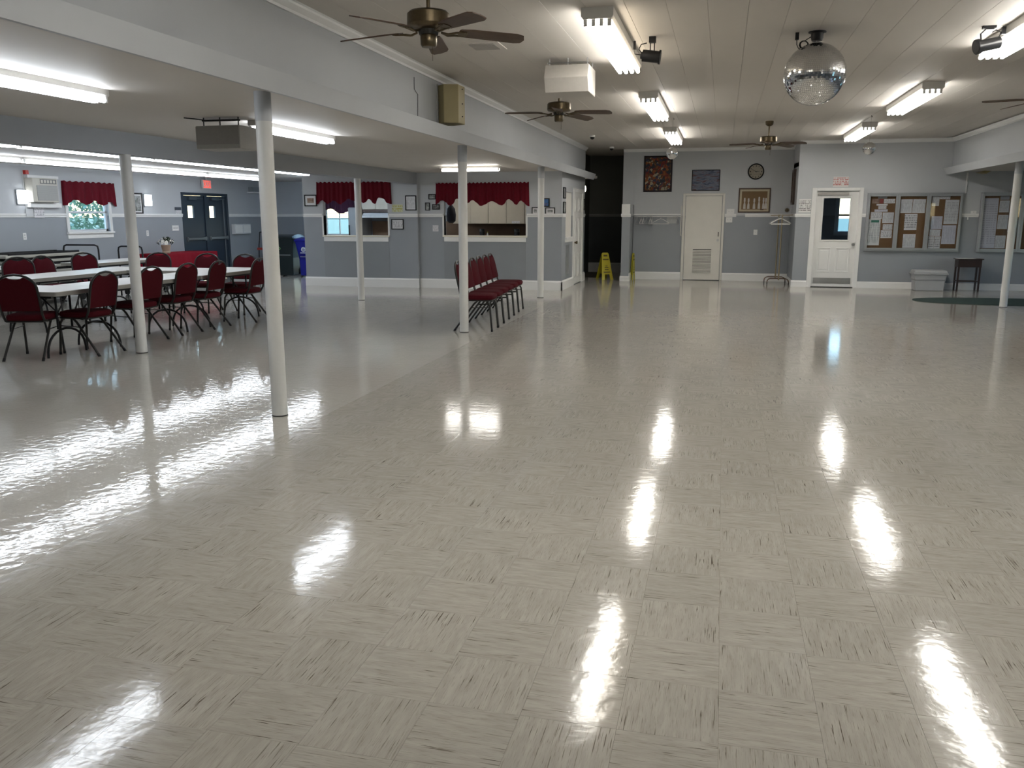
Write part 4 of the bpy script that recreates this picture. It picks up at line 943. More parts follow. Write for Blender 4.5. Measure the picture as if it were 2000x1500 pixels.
# exit sign
t = thing('exit_sign', (XL+.02, 18.35, 2.18), 'red and white EXIT sign above the blue double door', 'sign', None, LZ)
B(-.17, .17, -.05, 0, 0, .20).build('case', plastic_w, t, bevel=.004)
B(-.155, .155, -.052, -.05, .012, .188).build('face', M('exit_red_face', (.6, .10, .09), .4, emit=(1, .16, .12), estr=.35), t)
def text_mesh(name, s, size, mat, parent, loc, rx=PI/2, extr=.001):
    c = bpy.data.curves.new(name, 'FONT'); c.body = s; c.size = size; c.align_x = 'CENTER'; c.align_y = 'CENTER'; c.extrude = extr
    o = bpy.data.objects.new(name, c); COL.objects.link(o); dg = bpy.context.evaluated_depsgraph_get(); me = bpy.data.meshes.new_from_object(o.evaluated_get(dg)); bpy.data.objects.remove(o)
    me.materials.clear(); me.materials.append(mat); q = link(name, me, parent, loc); q.rotation_euler = (rx, 0, 0); return q
text_mesh('lettering', 'EXIT', .17, M('exit_letters', (.8, .78, .75), .5), t, (0, -.053, .10))
MB().cyl((0, -.025, .20), (0, -.025, .26), .012, n=8).build('stem', plastic_w, t)
# picture frames
def picture(loc, w, h, rz, label, art, fw=.03, fm=framebk, mount=0., name='picture_frame', cat='picture', group=None, mountm=paper, th=.022):
    t = thing(name, loc, label, cat, group, rz); mb = MB()
    a, c = w/2, h/2
    for q in ((-a, a, c-fw, c), (-a, a, -c, -c+fw), (-a, -a+fw, -c+fw, c-fw), (a-fw, a, -c+fw, c-fw)): mb.box(q[0], q[1], -th, 0, q[2], q[3])
    mb.build('frame', fm, t, bevel=.002)
    if mount: B(-a+fw, a-fw, -th*.45, -.001, -c+fw, c-fw).build('mount', mountm, t)
    k = fw+mount
    B(-a+k, a-k, -th*.55, -.002, -c+k, c-k).build('print', art, t)
    return t
ph1 = art_mat('photo_tan', [(.10, .06, .05), (.30, .20, .15), (.42, .36, .30)], (9, 9, 9), False)
ph2 = art_mat('photo_gray', [(.04, .045, .04), (.25, .26, .25), (.65, .66, .66)], (14, 14, 14), False)
ph3 = art_mat('photo_gray_b', [(.6, .6, .6), (.08, .08, .08), (.4, .4, .4)], (11, 11, 15), False)
ph4 = art_mat('photo_blue', [(.02, .05, .12), (.06, .16, .38), (.15, .06, .04)], (8, 8, 10), False)
picture((XL, 15.86, 1.80), .30, .44, LZ, 'narrow dark framed picture left wall, beside the tables column', ph2, mount=.03)
picture((-8.86, K1, 1.87), .30, .25, 0, 'black framed photograph at the left end of the kitchen wall', ph1, .022, mount=.05)
picture((-6.513, K1, 1.81), .25, .315, 0, 'black framed certificate right of the left kitchen hatch, upper one', print_a, .02)
picture((-6.83, K1, 1.36), .28, .22, 0, 'black framed certificate below the chair rail by the left kitchen hatch', print_b, .018)
sheet((-6.825, K1-.001, 1.70), .24, .16, 0, 'pale yellow notice with blue edge right of the left kitchen hatch', print_mat('yellow_notice', (.60, .62, .42), (.45, .42, .12), 3, .6, 4.))
picture((-6.058, K2, 1.94), .16, .113, 0, 'topmost small black photo left of the right kitchen valance', ph2, .016)
picture((-6.165, K2, 1.735), .107, .166, 0, 'upright small black photo left of the right kitchen hatch', ph2, .014)
picture((-5.975, K2, 1.728), .165, .112, 0, 'wide small black photo above the rail, next to the right hatch', ph3, .015)
sheet((-5.995, K2-.001, 1.275), .13, .125, 0, 'small white square notice left of the right kitchen hatch', print_b)
picture((-3.80, K2, 1.64), .15, .155, 0, 'small black photo standing left of the last kitchen wall column', ph2, .018, mount=.025)
picture((-3.575, K2, 1.81), .155, .175, 0, 'black framed blue photo right of the last kitchen wall column', ph4, .022)
picture((-3.485, K2, 1.635), .205, .15, 0, 'black framed gray photo standing on the rail at the kitchen corner', ph2, .018, mount=.03)
picture((XU, 17.64, 2.01), .26, .23, LZ, 'upper narrow black frame on the kitchen side wall', ph3, .02)
picture((XU, 17.65, 1.71), .26, .24, LZ, 'lower narrow black frame on the kitchen side wall', ph2, .02)
picture((XU, 20.20, 1.80), .20, .26, LZ, 'small dark frame beyond the white door of the kitchen side', ph2, .02)
# paper towel dispensers, shelf
t = thing('towel_dispenser', (XL, 19.77, 1.08), 'white double towel dispenser on the wall right of the blue door', 'dispenser', None, LZ)
B(-.38, .38, -.10, 0, 0, .25).build('case', lightgray, t, bevel=.01)
for x in (-.19, .19): B(x-.16, x+.16, -.106, -.10, .03, .22).build('cover', plastic_w, t, bevel=.003)
t = thing('wall_shelf', (XL, 20.62, 2.13), 'small light shelf high on the wall behind the nearest column', 'shelf', None, LZ)
B(-.40, .40, -.20, 0, 0, .025).build('board', white, t); B(-.34, .30, -.12, -.01, .025, .15).build('box', M('shelf_box', (.25, .28, .30), .5), t)

# ================================================================== CORNER WITH BINS
def wheeled_bin(loc, rz, w, d, h, mat, label):
    t = thing('wheeled_bin', loc, label, 'bin', None, rz); mb = MB()
    def rect(w, d, z, off=0): return [(-w/2, -d/2+off, z), (w/2, -d/2+off, z), (w/2, d/2+off, z), (-w/2, d/2+off, z)]
    vs = rect(w*.72, d*.70, .03)+rect(w*.76, d*.74, h*.45)+rect(w*.92, d*.92, h*.80)+rect(w*.98, d*.98, h*.90)+rect(w*.98, d*.98, h*.93)
    fs = [tuple(range(3, -1, -1))]+[(i*4+k, i*4+(k+1) % 4, i*4+4+(k+1) % 4, i*4+4+k) for i in range(4) for k in range(4)]+[(16, 17, 18, 19)]
    mb.add(vs, fs).build('body', mat, t, bevel=.02)
    mb = MB(); n = 8; vs = []
    for i in range(n+1):
        k = i/n; y = -d*.51+k*d*1.02; z = h*.935+.075*h*math.sin(PI*(.12+.76*k)); vs += [(-w*.51, y, h*.92), (-w*.46, y, z), (w*.46, y, z), (w*.51, y, h*.92)]
    fs = [(i*4+k, i*4+k+1, i*4+5+k, i*4+4+k) for i in range(n) for k in range(3)]+[(0, 1, 2, 3), tuple(n*4+q for q in (3, 2, 1, 0))]+[tuple(i*4 for i in range(n+1))+tuple(i*4+3 for i in range(n, -1, -1))]
    mb.add(vs, fs).build('lid', mat, t, smooth=False)
    MB().cyl((-w*.35, d*.5, h*.92), (w*.35, d*.5, h*.92), .018, n=10).build('handle', mat, t)
    for s in (-1, 1): MB().cyl((s*w*.36, d*.36, .11), (s*w*.46, d*.36, .11), .11, n=18).build('wheel', black, t)
    mb = MB(); mb.tube([(-w*.30, -d*.385, h*.52), (w*.30, -d*.385, h*.52)], .010, 6); mb.build('lift_bar', frame_al, t)
    return t
bg_ = M('bin_green_black', (.010, .018, .020), .3); bb_ = M('bin_blue', (.008, .012, .22), .3)
t = wheeled_bin((-10.93, 20.02, 0), .08, .62, .78, 1.06, bg_, 'tall dark green wheeled bin behind the nearest column')
mb = MB().tube([(.0+.045*math.cos(a), -.372, .76+.03*math.sin(a)) for a in [2*PI*k/10 for k in range(10)]], .012, 5, closed=True); mb.build('green_emblem', M('bin_logo_green', (.15, .35, .12), .5), t, loc=(-.10, 0, -.04))
t = wheeled_bin((-10.26, 19.98, 0), -.02, .56, .72, .99, bb_, 'blue wheeled recycling bin cut by the kitchen wall corner')
wl_ = M('bin_logo_white', (.62, .65, .72), .5); mb = MB()
mb.tube([(.055*math.cos(a), 0, .055*math.sin(a)) for a in [2*PI*k/14 for k in range(14)]], .009, 5, closed=True)
mb.tube([(-.05, 0, 0), (.05, 0, 0)], .008, 5); mb.tube([(-.04, 0, .028), (.04, 0, .028)], .007, 5); mb.tube([(-.035, 0, -.03), (.035, 0, -.03)], .007, 5); mb.box(-.09, .09, -.004, .004, -.095, -.078)
mb.build('white_emblem', wl_, t, loc=(-.04, -.335, .70))
t = thing('hand_truck', (-11.55, 19.95, 0), 'dark hand truck with a red bar behind the nearest column', 'hand truck')
for s in (-1, 1): MB().tube([(s*.17-.04, .0, .10), (s*.17-.04, .05, .78), (s*.17-.04, .10, .95), (s*.17-.06, .16, 1.12)], .014, 8).build('upright', black, t)
MB().tube([(-.23, .16, 1.12), (.11, .16, 1.12)], .014, 8).build('handle', black, t)
B(-.25, .18, .02, .06, .66, .72).build('cross_bar', M('truck_red', (.30, .03, .02), .45), t); B(-.22, .14, -.22, .02, .0, .012).build('toe_plate', darkmetal, t)
for s in (-1, 1): MB().cyl((s*.19-.06, .08, .12), (s*.19-.02, .08, .12), .118, n=18).build('wheel', black, t)

# ================================================================== KITCHEN
kb = struct('wall_splashback', B(-9.1, -3.75, 21.27, 21.3, .9, 1.40), brownwood)
t = thing('kitchen_worktop', (-6.4, 20.95, 0), 'brown worktop along the back of the kitchen', 'worktop')
B(-2.65, 2.65, -.32, .32, .88, .92).build('top', M('worktop_brown', (.13, .08, .045), .4, scale=12), t)
for k in range(9):
    x0 = -9.0+k*.588; t = thing('base_cabinet', (x0+.294, 20.98, 0), ['first', 'second', 'third', 'fourth', 'fifth', 'sixth', 'seventh', 'eighth', 'ninth'][k]+' kitchen base cabinet from the left under the worktop', 'cabinet', 'kitchen base cabinets')
    B(-.29, .29, -.28, .29, .08, .88).build('body', cream, t); d = B(-.28, .28, -.30, -.28, .10, .86).build('door', cream, t); B(.20, .22, -.315, -.30, .70, .80).build('handle', chrome, d)
UC = [(-6.59, 'wall cabinet left of the hatch view, half behind the column'), (-6.13, 'kitchen wall cabinet, first full door right of the column'), (-5.665, 'kitchen wall cabinet, second full door right of the column'), (-5.205, 'kitchen wall cabinet with a small white label on its door'), (-4.742, 'kitchen wall cabinet at the right end of the hatch view')]
cabm = M('cabinet_almond', (.46, .41, .33), .45, scale=6)
for x0, la in UC:
    t = thing('wall_cabinet', (x0, 20.5, 1.345), la, 'cabinet', 'almond kitchen wall cabinets')
    B(.003, .457, .02, .79, 0, .80).build('body', cabm, t); B(.004, .456, 0, .02, .004, .796).build('door', cabm, t, bevel=.002)
sheet((-4.965, 20.499, 1.385), .20, .055, 0, 'small white label on a kitchen cabinet door', print_b, 'door_label', 'label')
for x0, la in ((-9.04, 'wall cabinet above the range hood, left door'), (-8.66, 'wall cabinet above the range hood, right door')):
    t = thing('wall_cabinet', (x0, 20.5, 1.70), la, 'cabinet', 'cabinets over the range hood')
    B(.003, .375, .02, .79, 0, .50).build('body', cabm, t); B(.004, .374, 0, .02, .004, .496).build('door', cabm, t, bevel=.002)
o = B(-9.04, -8.28, 20.52, 21.25, 1.635, 1.695).build('cabinet_pelmet', M('pelmet_dark', (.06, .03, .02), .5)); tag(o, 'dark brown pelmet strip above the range hood', 'pelmet')
t = thing('range_hood', (-8.66, 20.48, 1.49), 'light gray range hood seen through the left kitchen hatch', 'range hood')
MB().prism([(0, 0), (0, .05), (.12, .14), (.78, .14), (.78, 0)], 'x', -.38, .38).build('canopy', lightgray, t)
t = thing('refrigerator', (-9.28, 20.9, 0), 'tall gray refrigerator edge seen through the left kitchen hatch', 'refrigerator')
B(-.16, .16, -.36, .36, .02, 1.75).build('body', M('fridge_gray', (.28, .29, .30), .4), t, bevel=.01); B(-.155, .155, -.40, -.365, .04, 1.73).build('door', MATS['fridge_gray'], t); B(-.14, -.12, -.44, -.40, .7, 1.3).build('handle', darkmetal, t)
for (x, y, r, h, la) in ((-5.92, 20.80, .062, .29, 'black jar on the kitchen worktop, left one in the right hatch'), (-5.01, 20.80, .068, .29, 'black jar on the kitchen worktop, right one in the right hatch')):
    t = thing('coffee_jar', (x, y, .92), la, 'jar', 'black jars on the kitchen worktop')
    MB().lathe([(r*.9, 0), (r, .01), (r, h*.72), (r*.92, h*.76)], 18).build('body', black, t, smooth=True); MB().lathe([(r, h*.77), (r*1.03, h*.79), (r*1.03, h*.95), (r*.9, h)], 18).build('lid', M('jar_lid', (.04, .04, .04), .3), t, smooth=True)
    B(-r*.6, r*.6, -r*1.02, -r*.9, h*.08, h*.22).build('label_band', lightgray, t)
t = thing('soap_bottle', (-5.76, 20.75, .92), 'small pale bottle on the kitchen worktop beside the left jar', 'bottle')
MB().lathe([(.018, 0), (.022, .01), (.022, .16), (.010, .19), (.010, .20)], 12).build('body', cream, t, smooth=True); MB().cyl((0, 0, .20), (0, 0, .225), .012, n=10).build('cap', yellow, t)
t = thing('hanging_apron', (-6.10, 18.85, 1.38), 'dark apron bundle hanging at the left of the right kitchen hatch', 'apron')
MB().lathe([(.05, 0), (.10, .04), (.11, .18), (.09, .32), (.03, .40)], 14).build('cloth', M('apron_dark', (.012, .012, .02), .8), t, smooth=True); MB().tube([(0, 0, .40), (0, 0, 1.06)], .004, 5).build('cord', black, t)

# ================================================================== BACK WALL
mosaic = art_mat('mosaic_print', [(.02, .02, .025), (.13, .02, .012), (.20, .06, .015), (.07, .035, .015), (.28, .23, .15), (.03, .03, .06), (.16, .045, .015)], (10, 10, 10), True)
picture((-1.575, 21.08, 2.53), .68, .845, 0, 'tall dark framed picture of a colourful crowded pattern, behind the small mirror ball', mosaic, .038, M('dark_wood_frame', (.010, .005, .007), .5, spec=.2))
sea = art_mat('sea_print', [(.02, .025, .035), (.06, .075, .12), (.16, .18, .24), (.10, .05, .05), (.035, .045, .06)], (5, 5, 30), False)
picture((-.443, 21.08, 2.37), .655, .49, 0, 'blue gray framed picture above the white louvred door', sea, .018)
t = picture((.697, 21.08, 1.896), .73, .57, 0, 'brown framed picture of a row of pale dressed figures under the clock', M('ochre_print', (.15, .085, .03), .6, scale=9), .03, M('brown_frame', (.05, .025, .012), .4), mount=.045, mountm=M('beige_mount', (.42, .36, .25), .7))
dress = M('pale_dress', (.48, .45, .42), .7, scale=30, var=.2)
for k, (x, s) in enumerate(((-.22, 1.0), (-.13, .97), (0, .95), (.11, 1.08), (.21, 1.0), (.265, .98))):
    mb = MB(); h = .26*s; pts = [(-.03, 0), (.03, 0), (.024, .1*s), (.012, .15*s), (.022, .19*s), (.016, .21*s), (.02, .23*s), (.012, .255*s), (-.012, .255*s), (-.02, .23*s), (-.016, .21*s), (-.022, .19*s), (-.012, .15*s), (-.024, .1*s)]
    mb.prism([(x+a, -.195+b) for a, b in pts], 'y', -.0145, -.012); mb.build('figure_print', dress, t)
B(.14, .22, -.0145, -.012, -.225, -.205).build('name_strip', MATS['brown_frame'], t)
t = thing('wall_clock', (.698, 21.08, 2.558), 'round black rimmed wall clock with beige face', 'clock')
def disc(r0, r1, y0, y1, n=40):
    mb = MB(); vs = []
    for r, y in ((r0, y0), (r1, y0), (r1, y1), (r0, y1)): vs += [(r*math.cos(2*PI*k/n), y, r*math.sin(2*PI*k/n)) for k in range(n)]
    fs = [(i*n+k, i*n+(k+1) % n, ((i+1) % 4)*n+(k+1) % n, ((i+1) % 4)*n+k) for i in range(4) for k in range(n)]
    return mb.add(vs, fs)
disc(.158, .186, 0, -.035).build('rim', framebk, t, smooth=False)
MB().cyl((0, 0, 0), (0, -.012, 0), .16, n=40).build('face', M('clock_face', (.40, .34, .25), .6), t)
for k in range(12):
    a = 2*PI*k/12; MB().cyl((.127*math.sin(a), -.012, .127*math.cos(a)), (.127*math.sin(a), -.014, .127*math.cos(a)), .013 if k % 3 == 0 else .010, n=8).build('hour_mark', framebk, t)
def hand(ang, ln, w):
    c, s = math.cos(ang), math.sin(ang); mb = MB(); mb.prism([(-w, -.02), (w, -.02), (w*.5, ln), (-w*.5, ln)], 'y', -.017, -.015)
    mb.v = [(p[0]*c+p[2]*s, p[1], -p[0]*s+p[2]*c) for p in mb.v]; return mb
hand(rad(300), .115, .005).build('minute_hand', framebk, t); hand(rad(85), .08, .006).build('hour_hand', framebk, t)
MB().cyl((0, -.024, 0), (0, -.027, 0), .159, n=40).build('glass', glassb, t)
plate((.164, 21.08, 1.641), .18, .12, 0, 'wide white control plate above the rail right of the white louvred door', 'thermostat', 'thermostat', toggles=2)
plate((.141, 21.08, 1.446), .15, .125, 0, 'white switch plate below the rail right of the white louvred door', 'light_switch', toggles=2)
plate((.763, 21.08, 1.155), .088, .125, 0, 'white switch on the gray wall left of the clothes rack', 'light_switch')
plate((1.44, 21.08, 1.43), .16, .14, 0, 'pale switch plate in the corner behind the clothes rack', 'light_switch', mat=grayp)
plate((-1.21, 21.08, 1.44), .24, .17, 0, 'gray metal box on the wall behind the coat rail', 'wall_box', 'box', mat=grayp)
t = thing('wall_bell', (1.45, 21.08, 1.67), 'small round brass bell in the corner above the clothes rack', 'bell')
MB().cyl((0, 0, 0), (0, -.04, 0), .05, .04, n=18).build('dome', brass, t, smooth=True); MB().cyl((0, -.04, 0), (0, -.05, 0), .012, n=10).build('boss', darkmetal, t)
picture((1.54, 20.50, 2.175), .50, .775, -PI/2, 'dark wood framed picture seen edge-on by the right corner', ph1, .05, M('walnut_frame', (.05, .03, .02), .4), th=.05)
# coat rail with hangers
t = thing('coat_rail', (-1.56, 20.90, 1.545), 'white coat rail along the back wall left of the white door', 'coat rail')
MB().cyl((-.57, 0, 0), (.57, 0, 0), .012, n=10).build('rod', frame_al, t, smooth=True)
for x in (-.5, .5): B(x-.012, x+.012, 0, .17, -.012, .012).build('bracket', white, t)
def make_hanger(loc, rz, label, mat, group=None, r=.006, w=.21):
    t = thing('coat_hanger', loc, label, 'hanger', group, rz)
    hook = [(.0, 0, -.05), (0, 0, -.02)]+[(.018*math.cos(a)-.0, 0, .0+.018*math.sin(a)) for a in [-PI/2+.2+PI*1.35*j/9 for j in range(10)]]
    MB().tube([(0, 0, -.06), (0, 0, -.025), (.016, 0, -.014), (.021, 0, .0), (.014, 0, .015), (0, 0, .021), (-.014, 0, .015), (-.02, 0, .002)], r*.7, 6).build('hook', chrome, t, smooth=True)
    MB().tube([(0, 0, -.055), (.05, 0, -.07), (w*.9, 0, -.145), (w, 0, -.165), (w*.93, 0, -.178), (-w*.93, 0, -.178), (-w, 0, -.165), (-w*.9, 0, -.145), (-.05, 0, -.07)], r, 6, closed=True).build('shoulders', mat, t, smooth=True)
hw = M('hanger_white', (.68, .68, .66), .35); hg = M('hanger_gray', (.30, .31, .32), .4)
for k, (x, a, mt_, la) in enumerate(((-2.03, 1.45, hg, 'gray hanger at the left end of the coat rail'), (-1.93, 1.50, hw, 'white hanger edge-on, second from left on the coat rail'), (-1.88, 1.55, hw, 'white hanger edge-on, third from left on the coat rail'), (-1.79, 1.40, hg, 'gray hanger in the middle of the coat rail'), (-1.71, 1.5, hw, 'white hanger edge-on right of the middle of the coat rail'), (-1.67, 1.6, hw, 'white hanger edge-on next to the broad white hanger'), (-1.46, .25, hw, 'white hanger turned broad to the view on the coat rail'), (-1.06, 1.45, hg, 'gray hanger at the door end of the coat rail'))):
    make_hanger((x, 20.90, 1.527), a, la, mt_, 'hangers on the coat rail')
# clothes rack
t = thing('clothes_rack', (1.29, 20.10, 0), 'brass clothes rack on casters in the right corner', 'clothes rack')
rk = M('rack_brass', (.36, .30, .20), .3, metal=.8)
MB().cyl((0, 0, .10), (0, 0, 1.55), .017, n=10).build('near_post', rk, t, smooth=True); MB().cyl((-.04, .55, .10), (-.04, .55, 1.55), .017, n=10).build('far_post', rk, t, smooth=True)
mb = MB().tube([(0, -.12, 1.555), (-.05, .68, 1.555)], .013, 8); mb.build('top_rail', rk, t, smooth=True)
MB().tube([(-.25, 0, 1.548), (.24, 0, 1.558)], .010, 8).build('cross_rail', rk, t, smooth=True)
rd = M('rack_foot_bronze', (.14, .09, .06), .35, metal=.6)
for y, x in ((0, 0), (.55, -.04)):
    MB().tube([(x-.25, y-.03, .055), (x-.245, y-.03, .09), (x-.22, y-.02, .125), (x-.17, y, .14), (x+.14, y, .14), (x+.19, y-.02, .125), (x+.215, y-.03, .09), (x+.22, y-.03, .055)], .012, 8).build('foot', rd, t, smooth=True)
    for xx in (-.25, .22): MB().cyl((x+xx-.01, y-.03, .03), (x+xx+.01, y-.03, .03), .03, n=14).build('caster', black, t)
make_hanger((1.26, 20.10, 1.535), -.15, 'thick white hanger on the brass clothes rack, nearest one', hw, None, .014, .215)
make_hanger((1.24, 20.45, 1.535), -.05, 'gray hanger farther back on the brass clothes rack', hg, None, .010, .21)
# notices at the right door
sheet((1.713, 19.618, 1.755), .245, .285, 0, 'white notice left of the half-glass white door', print_mat('door_notice', (.68, .68, .67), (.15, .15, .15), 8, .45, 6.))
sheet((2.415, 19.618, 2.255), .31, .21, 0, 'pink printed notice above the half-glass white door', print_red)

# ================================================================== NOTICE BOARDS
def board(x0, x1, doors, label):
    t = thing('bulletin_board', (x0, 19.62, .795), label, 'bulletin board', 'glazed bulletin boards'); w = x1-x0; h = 1.22; d = .065
    mb = MB(); k = .03
    mb.box(0, k, -d, 0, 0, h); mb.box(w-k, w, -d, 0, 0, h); mb.box(k, w-k, -d, 0, 0, k); mb.box(k, w-k, -d, 0, h-k, h); mb.build('case', frame_al, t, bevel=.003)
    B(k, w-k, -.02, -.002, k, h-k).build('cork_panel', corkm, t)
    for a, b in doors:
        a -= x0; b -= x0; e = .042; mb = MB()
        for q in ((a, a+e, k, h-k), (b-e, b, k, h-k), (a+e, b-e, k, k+e), (a+e, b-e, h-k-e, h-k)): mb.box(q[0], q[1], -d-.018, -d+.004, q[2], q[3])
        dr = mb.build('door_frame', frame_al, t, bevel=.003)
        B(a+e, b-e, -d-.009, -d-.004, k+e, h-k-e).build('pane', glassb, dr)
        MB().cyl((b-e*.5, -d-.018, .55), (b-e*.5, -d-.026, .55), .008, n=8).build('lock', chrome, dr)
board(2.97, 4.832, ((2.985, 3.572), (3.574, 4.172), (4.174, 4.815)), 'long glazed bulletin board with three doors next to the white door')
board(5.17, 7.03, ((5.185, 5.945), (5.947, 6.50), (6.502, 7.015)), 'glazed bulletin board cut by the right edge behind the column')
color = lambda n, c: M(n, c, .7, scale=14, var=.1)
PP = [(3.07, 3.21, 1.80, 1.89, 'small tan picture card, top left in the left door', ph1), (3.18, 3.36, 1.90, 1.94, 'gray strip at the top of the left door', color('strip_gray', (.35, .36, .35))),
      (3.22, 3.29, 1.80, 1.89, 'small red card near the top of the left door', color('card_red', (.28, .05, .04))), (3.30, 3.52, 1.80, 1.89, 'white card at the top right of the left door', print_b),
      (3.16, 3.38, 1.755, 1.79, 'narrow white strip in the upper left door', paper), (3.20, 3.36, 1.685, 1.75, 'small white card in the upper left door', print_b), (3.13, 3.39, 1.625, 1.675, 'wide pale strip in the upper left door', print_c),
      (3.06, 3.285, 1.475, 1.615, 'white flyer with dark title in the left door', print_b), (3.30, 3.52, 1.39, 1.61, 'square white letter right of centre in the left door', print_a), (3.035, 3.27, .92, 1.47, 'long white sheet with green heading in the left door', print_mat('green_head_sheet', (.66, .67, .67), (.2, .22, .24), 24, .4, 8.)),
      (3.32, 3.51, 1.25, 1.365, 'small white card under the letter in the left door', print_b), (3.29, 3.51, 1.075, 1.24, 'white card with dark round drawing in the left door', print_b),
      (3.64, 3.865, 1.60, 1.88, 'left white letter at the top of the middle door', print_a), (3.875, 4.12, 1.60, 1.88, 'right white letter at the top of the middle door', print_a), (3.74, 3.985, 1.245, 1.58, 'white flyer in the centre of the middle door', print_b), (3.74, 3.985, .87, 1.16, 'white letter at the bottom of the middle door', print_a),
      (4.245, 4.38, 1.745, 1.94, 'white sheet at the top left of the right door', print_a), (4.385, 4.585, 1.88, 1.94, 'white title strip at the top of the right door', print_b), (4.50, 4.765, 1.37, 1.87, 'tall typed sheet at the upper right of the right door', print_a), (4.265, 4.475, 1.265, 1.53, 'lilac sheet in the left half of the right door', print_c),
      (4.25, 4.46, 1.125, 1.255, 'pale sheet below the lilac sheet in the right door', print_a), (4.24, 4.355, .86, 1.115, 'left white flyer at the bottom of the right door', print_b), (4.36, 4.475, .86, 1.115, 'right white flyer at the bottom of the right door', print_b), (4.49, 4.755, .955, 1.345, 'large lilac letter, lower right of the right door', print_c)]
for k, (a, b, c, d, la, m) in enumerate(PP):
    sheet(((a+b)/2, 19.598, (c+d)/2), b-a, d-c, 0, la+' of the long bulletin board', m, 'pinned_paper', 'paper', rad(random.uniform(-.8, .8)))
o = sheet((3.16, 19.5955, 1.425), .16, .05, 0, 'green heading label on the long sheet in the long bulletin board', color('label_green', (.03, .16, .11)), 'pinned_label', 'label')
QQ = [(5.235, 5.51, .875, 1.90, 'tall lilac poster at the left', print_c), (5.53, 5.70, 1.865, 1.935, 'gray strip at the top', color('strip_gray2', (.36, .36, .40))), (5.53, 5.71, 1.61, 1.85, 'upper white letter', print_a), (5.525, 5.715, 1.27, 1.56, 'middle white letter', print_a), (5.52, 5.71, .875, 1.14, 'lower white letter', print_a), (5.73, 5.88, 1.21, 1.91, 'tall white sheet behind the column', print_a)]
for a, b, c, d, la, m in QQ: sheet(((a+b)/2, 19.598, (c+d)/2), b-a, d-c, 0, la+' in the bulletin board at the right edge', m, 'pinned_paper', 'paper', rad(random.uniform(-.8, .8)))
plate((5.06, 19.62, 1.615), .11, .06, 0, 'small white wall box on the rail between the bulletin boards', 'wall_box', 'box')
o = MB().tube([(4.96, 19.612, 1.51), (4.96, 19.605, 1.46)], .012, 8).build('wall_clip', plastic_w); tag(o, 'small white clip under the rail between the bulletin boards', 'clip')
o = MB().prism([(5.0, 2.405), (5.14, 2.38), (5.22, 2.43), (5.10, 2.436)], 'y', 19.30, 19.55).build('wall_horn', tan_m); tag(o, 'small tan wedge under the right aisle ceiling by the wall', 'speaker')

# ================================================================== RIGHT FLOOR THINGS
t = thing('storage_tote', (4.255, 19.34, 0), 'gray plastic storage tote with lid under the long bulletin board', 'tote')
def rect3(w, d, z): return [(-w/2, -d/2, z), (w/2, -d/2, z), (w/2, d/2, z), (-w/2, d/2, z)]
vs = rect3(.55, .36, 0)+rect3(.58, .385, .22)+rect3(.60, .40, .225)+rect3(.62, .42, .35)
MB().add(vs, [(3, 2, 1, 0)]+[(i*4+k, i*4+(k+1) % 4, i*4+4+(k+1) % 4, i*4+4+k) for i in range(3) for k in range(4)]+[(12, 13, 14, 15)]).build('body', grayp, t, bevel=.012)
mb = B(-.335, .335, -.235, .235, .335, .37); mb.add(rect3(.64, .44, .37)+rect3(.61, .40, .425), [(0, 1, 5, 4), (1, 2, 6, 5), (2, 3, 7, 6), (3, 0, 4, 7), (4, 5, 6, 7), (3, 2, 1, 0)]); mb.build('lid', grayp, t, bevel=.008)
t = thing('plant_stand', (4.975, 19.28, 0), 'slim dark wood stand with white edged top below the bulletin boards', 'stand')
B(-.22, .22, -.14, .14, .50, .655).build('apron', darkwood, t)
for x in (-.20, .20):
    for y in (-.12, .12): MB().prism([(x-.016, y-.016), (x+.016, y-.016), (x+.016, y+.016), (x-.016, y+.016)], 'z', 0, .655).build('leg', darkwood, t)
B(-.20, .20, -.10, -.08, .20, .22).build('stretcher', darkwood, t); B(-.20, .20, .08, .10, .20, .22).build('stretcher', darkwood, t)
B(-.25, .25, -.165, .165, .655, .675).build('top', darkwood, t, bevel=.004); B(-.235, .10, -.168, .10, .675, .680).build('doily', paper, t)
mb = MB(); n = 64; pts = [(5.35+1.84*math.copysign(abs(math.cos(a))**.9, math.cos(a)), 16.98+.70*math.copysign(abs(math.sin(a))**.8, math.sin(a))) for a in [2*PI*k/n for k in range(n)]]
o = mb.prism(pts, 'z', 0.0005, .009).build('floor_mat', M('green_mat', (.012, .032, .028), .95, scale=300, var=.4)); tag(o, 'dark green oval mat on the floor at the right edge', 'mat')
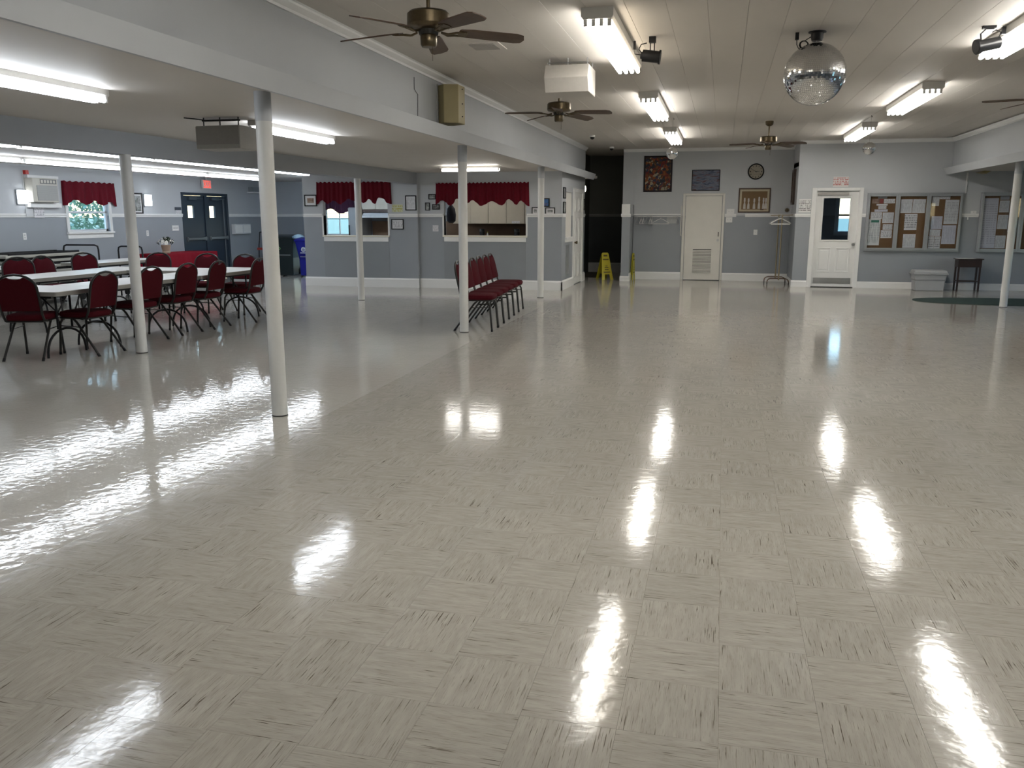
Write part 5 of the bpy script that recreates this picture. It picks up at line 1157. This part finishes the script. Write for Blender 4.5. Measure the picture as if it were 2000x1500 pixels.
# wet floor signs
def wet_sign(loc, rz, spread, label, folded=False):
    t = thing('wet_floor_sign', loc, label, 'sign', 'yellow wet floor signs', rz)
    for s in (-1, 1):
        mb = MB(); o_ = [(-.15, 0), (-.15, 0), (-.085, .64), (.085, .64), (.15, 0), (.075, 0), (.06, .12), (-.06, .12), (-.075, 0)]
        o_ = [(-.15, 0), (-.09, .62), (-.07, .645), (.07, .645), (.09, .62), (.15, 0), (.075, 0), (.06, .13), (-.06, .13), (-.075, 0)]
        mb.prism(o_, 'y', -.006, .006); k = spread*s
        mb.v = [(p[0], p[1]+k*(.645-p[2])/.645+s*.007, p[2]) for p in mb.v]
        pn = mb.build('panel', yellow, t)
        mb = MB(); y = -.0075 if s < 0 else .0075
        bars = [(-.045, .045, .575, .60)] if s < 0 else []
        mk = MB()
        for a, b, c, d in ([(-.05, .05, .56, .60), (-.075, .075, .475, .50), (-.05, .05, .285, .30), (-.03, .03, .325, .34), (-.05, .05, .235, .255), (-.085, .085, .17, .195)] if s < 0 else []): mk.box(a, b, y-.001, y+.001, c, d)
        if s < 0:
            mk.v = [(p[0], p[1]+k*(.645-p[2])/.645+s*.007, p[2]) for p in mk.v]; mk.build('printed_marks', M('sign_print', (.07, .05, .01), .5), pn)['kind'] = 'stuff'
    MB().cyl((-.07, 0, .64), (.07, 0, .64), .012, n=8).build('hinge', yellow, t)
wet_sign((-2.78, 20.80, 0), .55, .18, 'yellow wet floor sign standing open before the dark corridor')
wet_sign((-2.085, 20.78, 0), PI/2-.10, .018, 'folded yellow wet floor sign leaning edge-on at the wall end')
# corridor door
t = struct('door_6', B(-3.6, -3.585, 20.60, 21.50, .01, 2.03), M('corridor_door_gray', (.20, .20, .20), .5))
MB().cyl((-3.585, 21.40, 1.0), (-3.55, 21.40, 1.0), .03, n=12).build('door_knob', black, t)
# shrub outside the left window
t = thing('garden_shrub', (-15.2, 17.9, -.14), 'green shrub outside the left wall window', 'shrub')
MB().cyl((0, 0, 0), (0, 0, 1.0), .05, .03, n=8).build('stem', darkwood, t)
mb = MB(); rng = random.Random(11)
for k in range(1500):
    c = Vector((rng.gauss(0, .5), rng.gauss(0, .9), 1.75+rng.gauss(0, .55))); u = Vector((rng.uniform(-1, 1), rng.uniform(-1, 1), rng.uniform(-.5, 1))).normalized(); w = u.cross(Vector((.2, .5, .8))).normalized()
    mb.add([tuple(c), tuple(c+u*.08+w*.045), tuple(c+u*.17), tuple(c+u*.08-w*.045)], [(0, 1, 2, 3)])
o = mb.build('leaves', M('leaf_green', (.20, .34, .22), .6), t); o['kind'] = 'stuff'
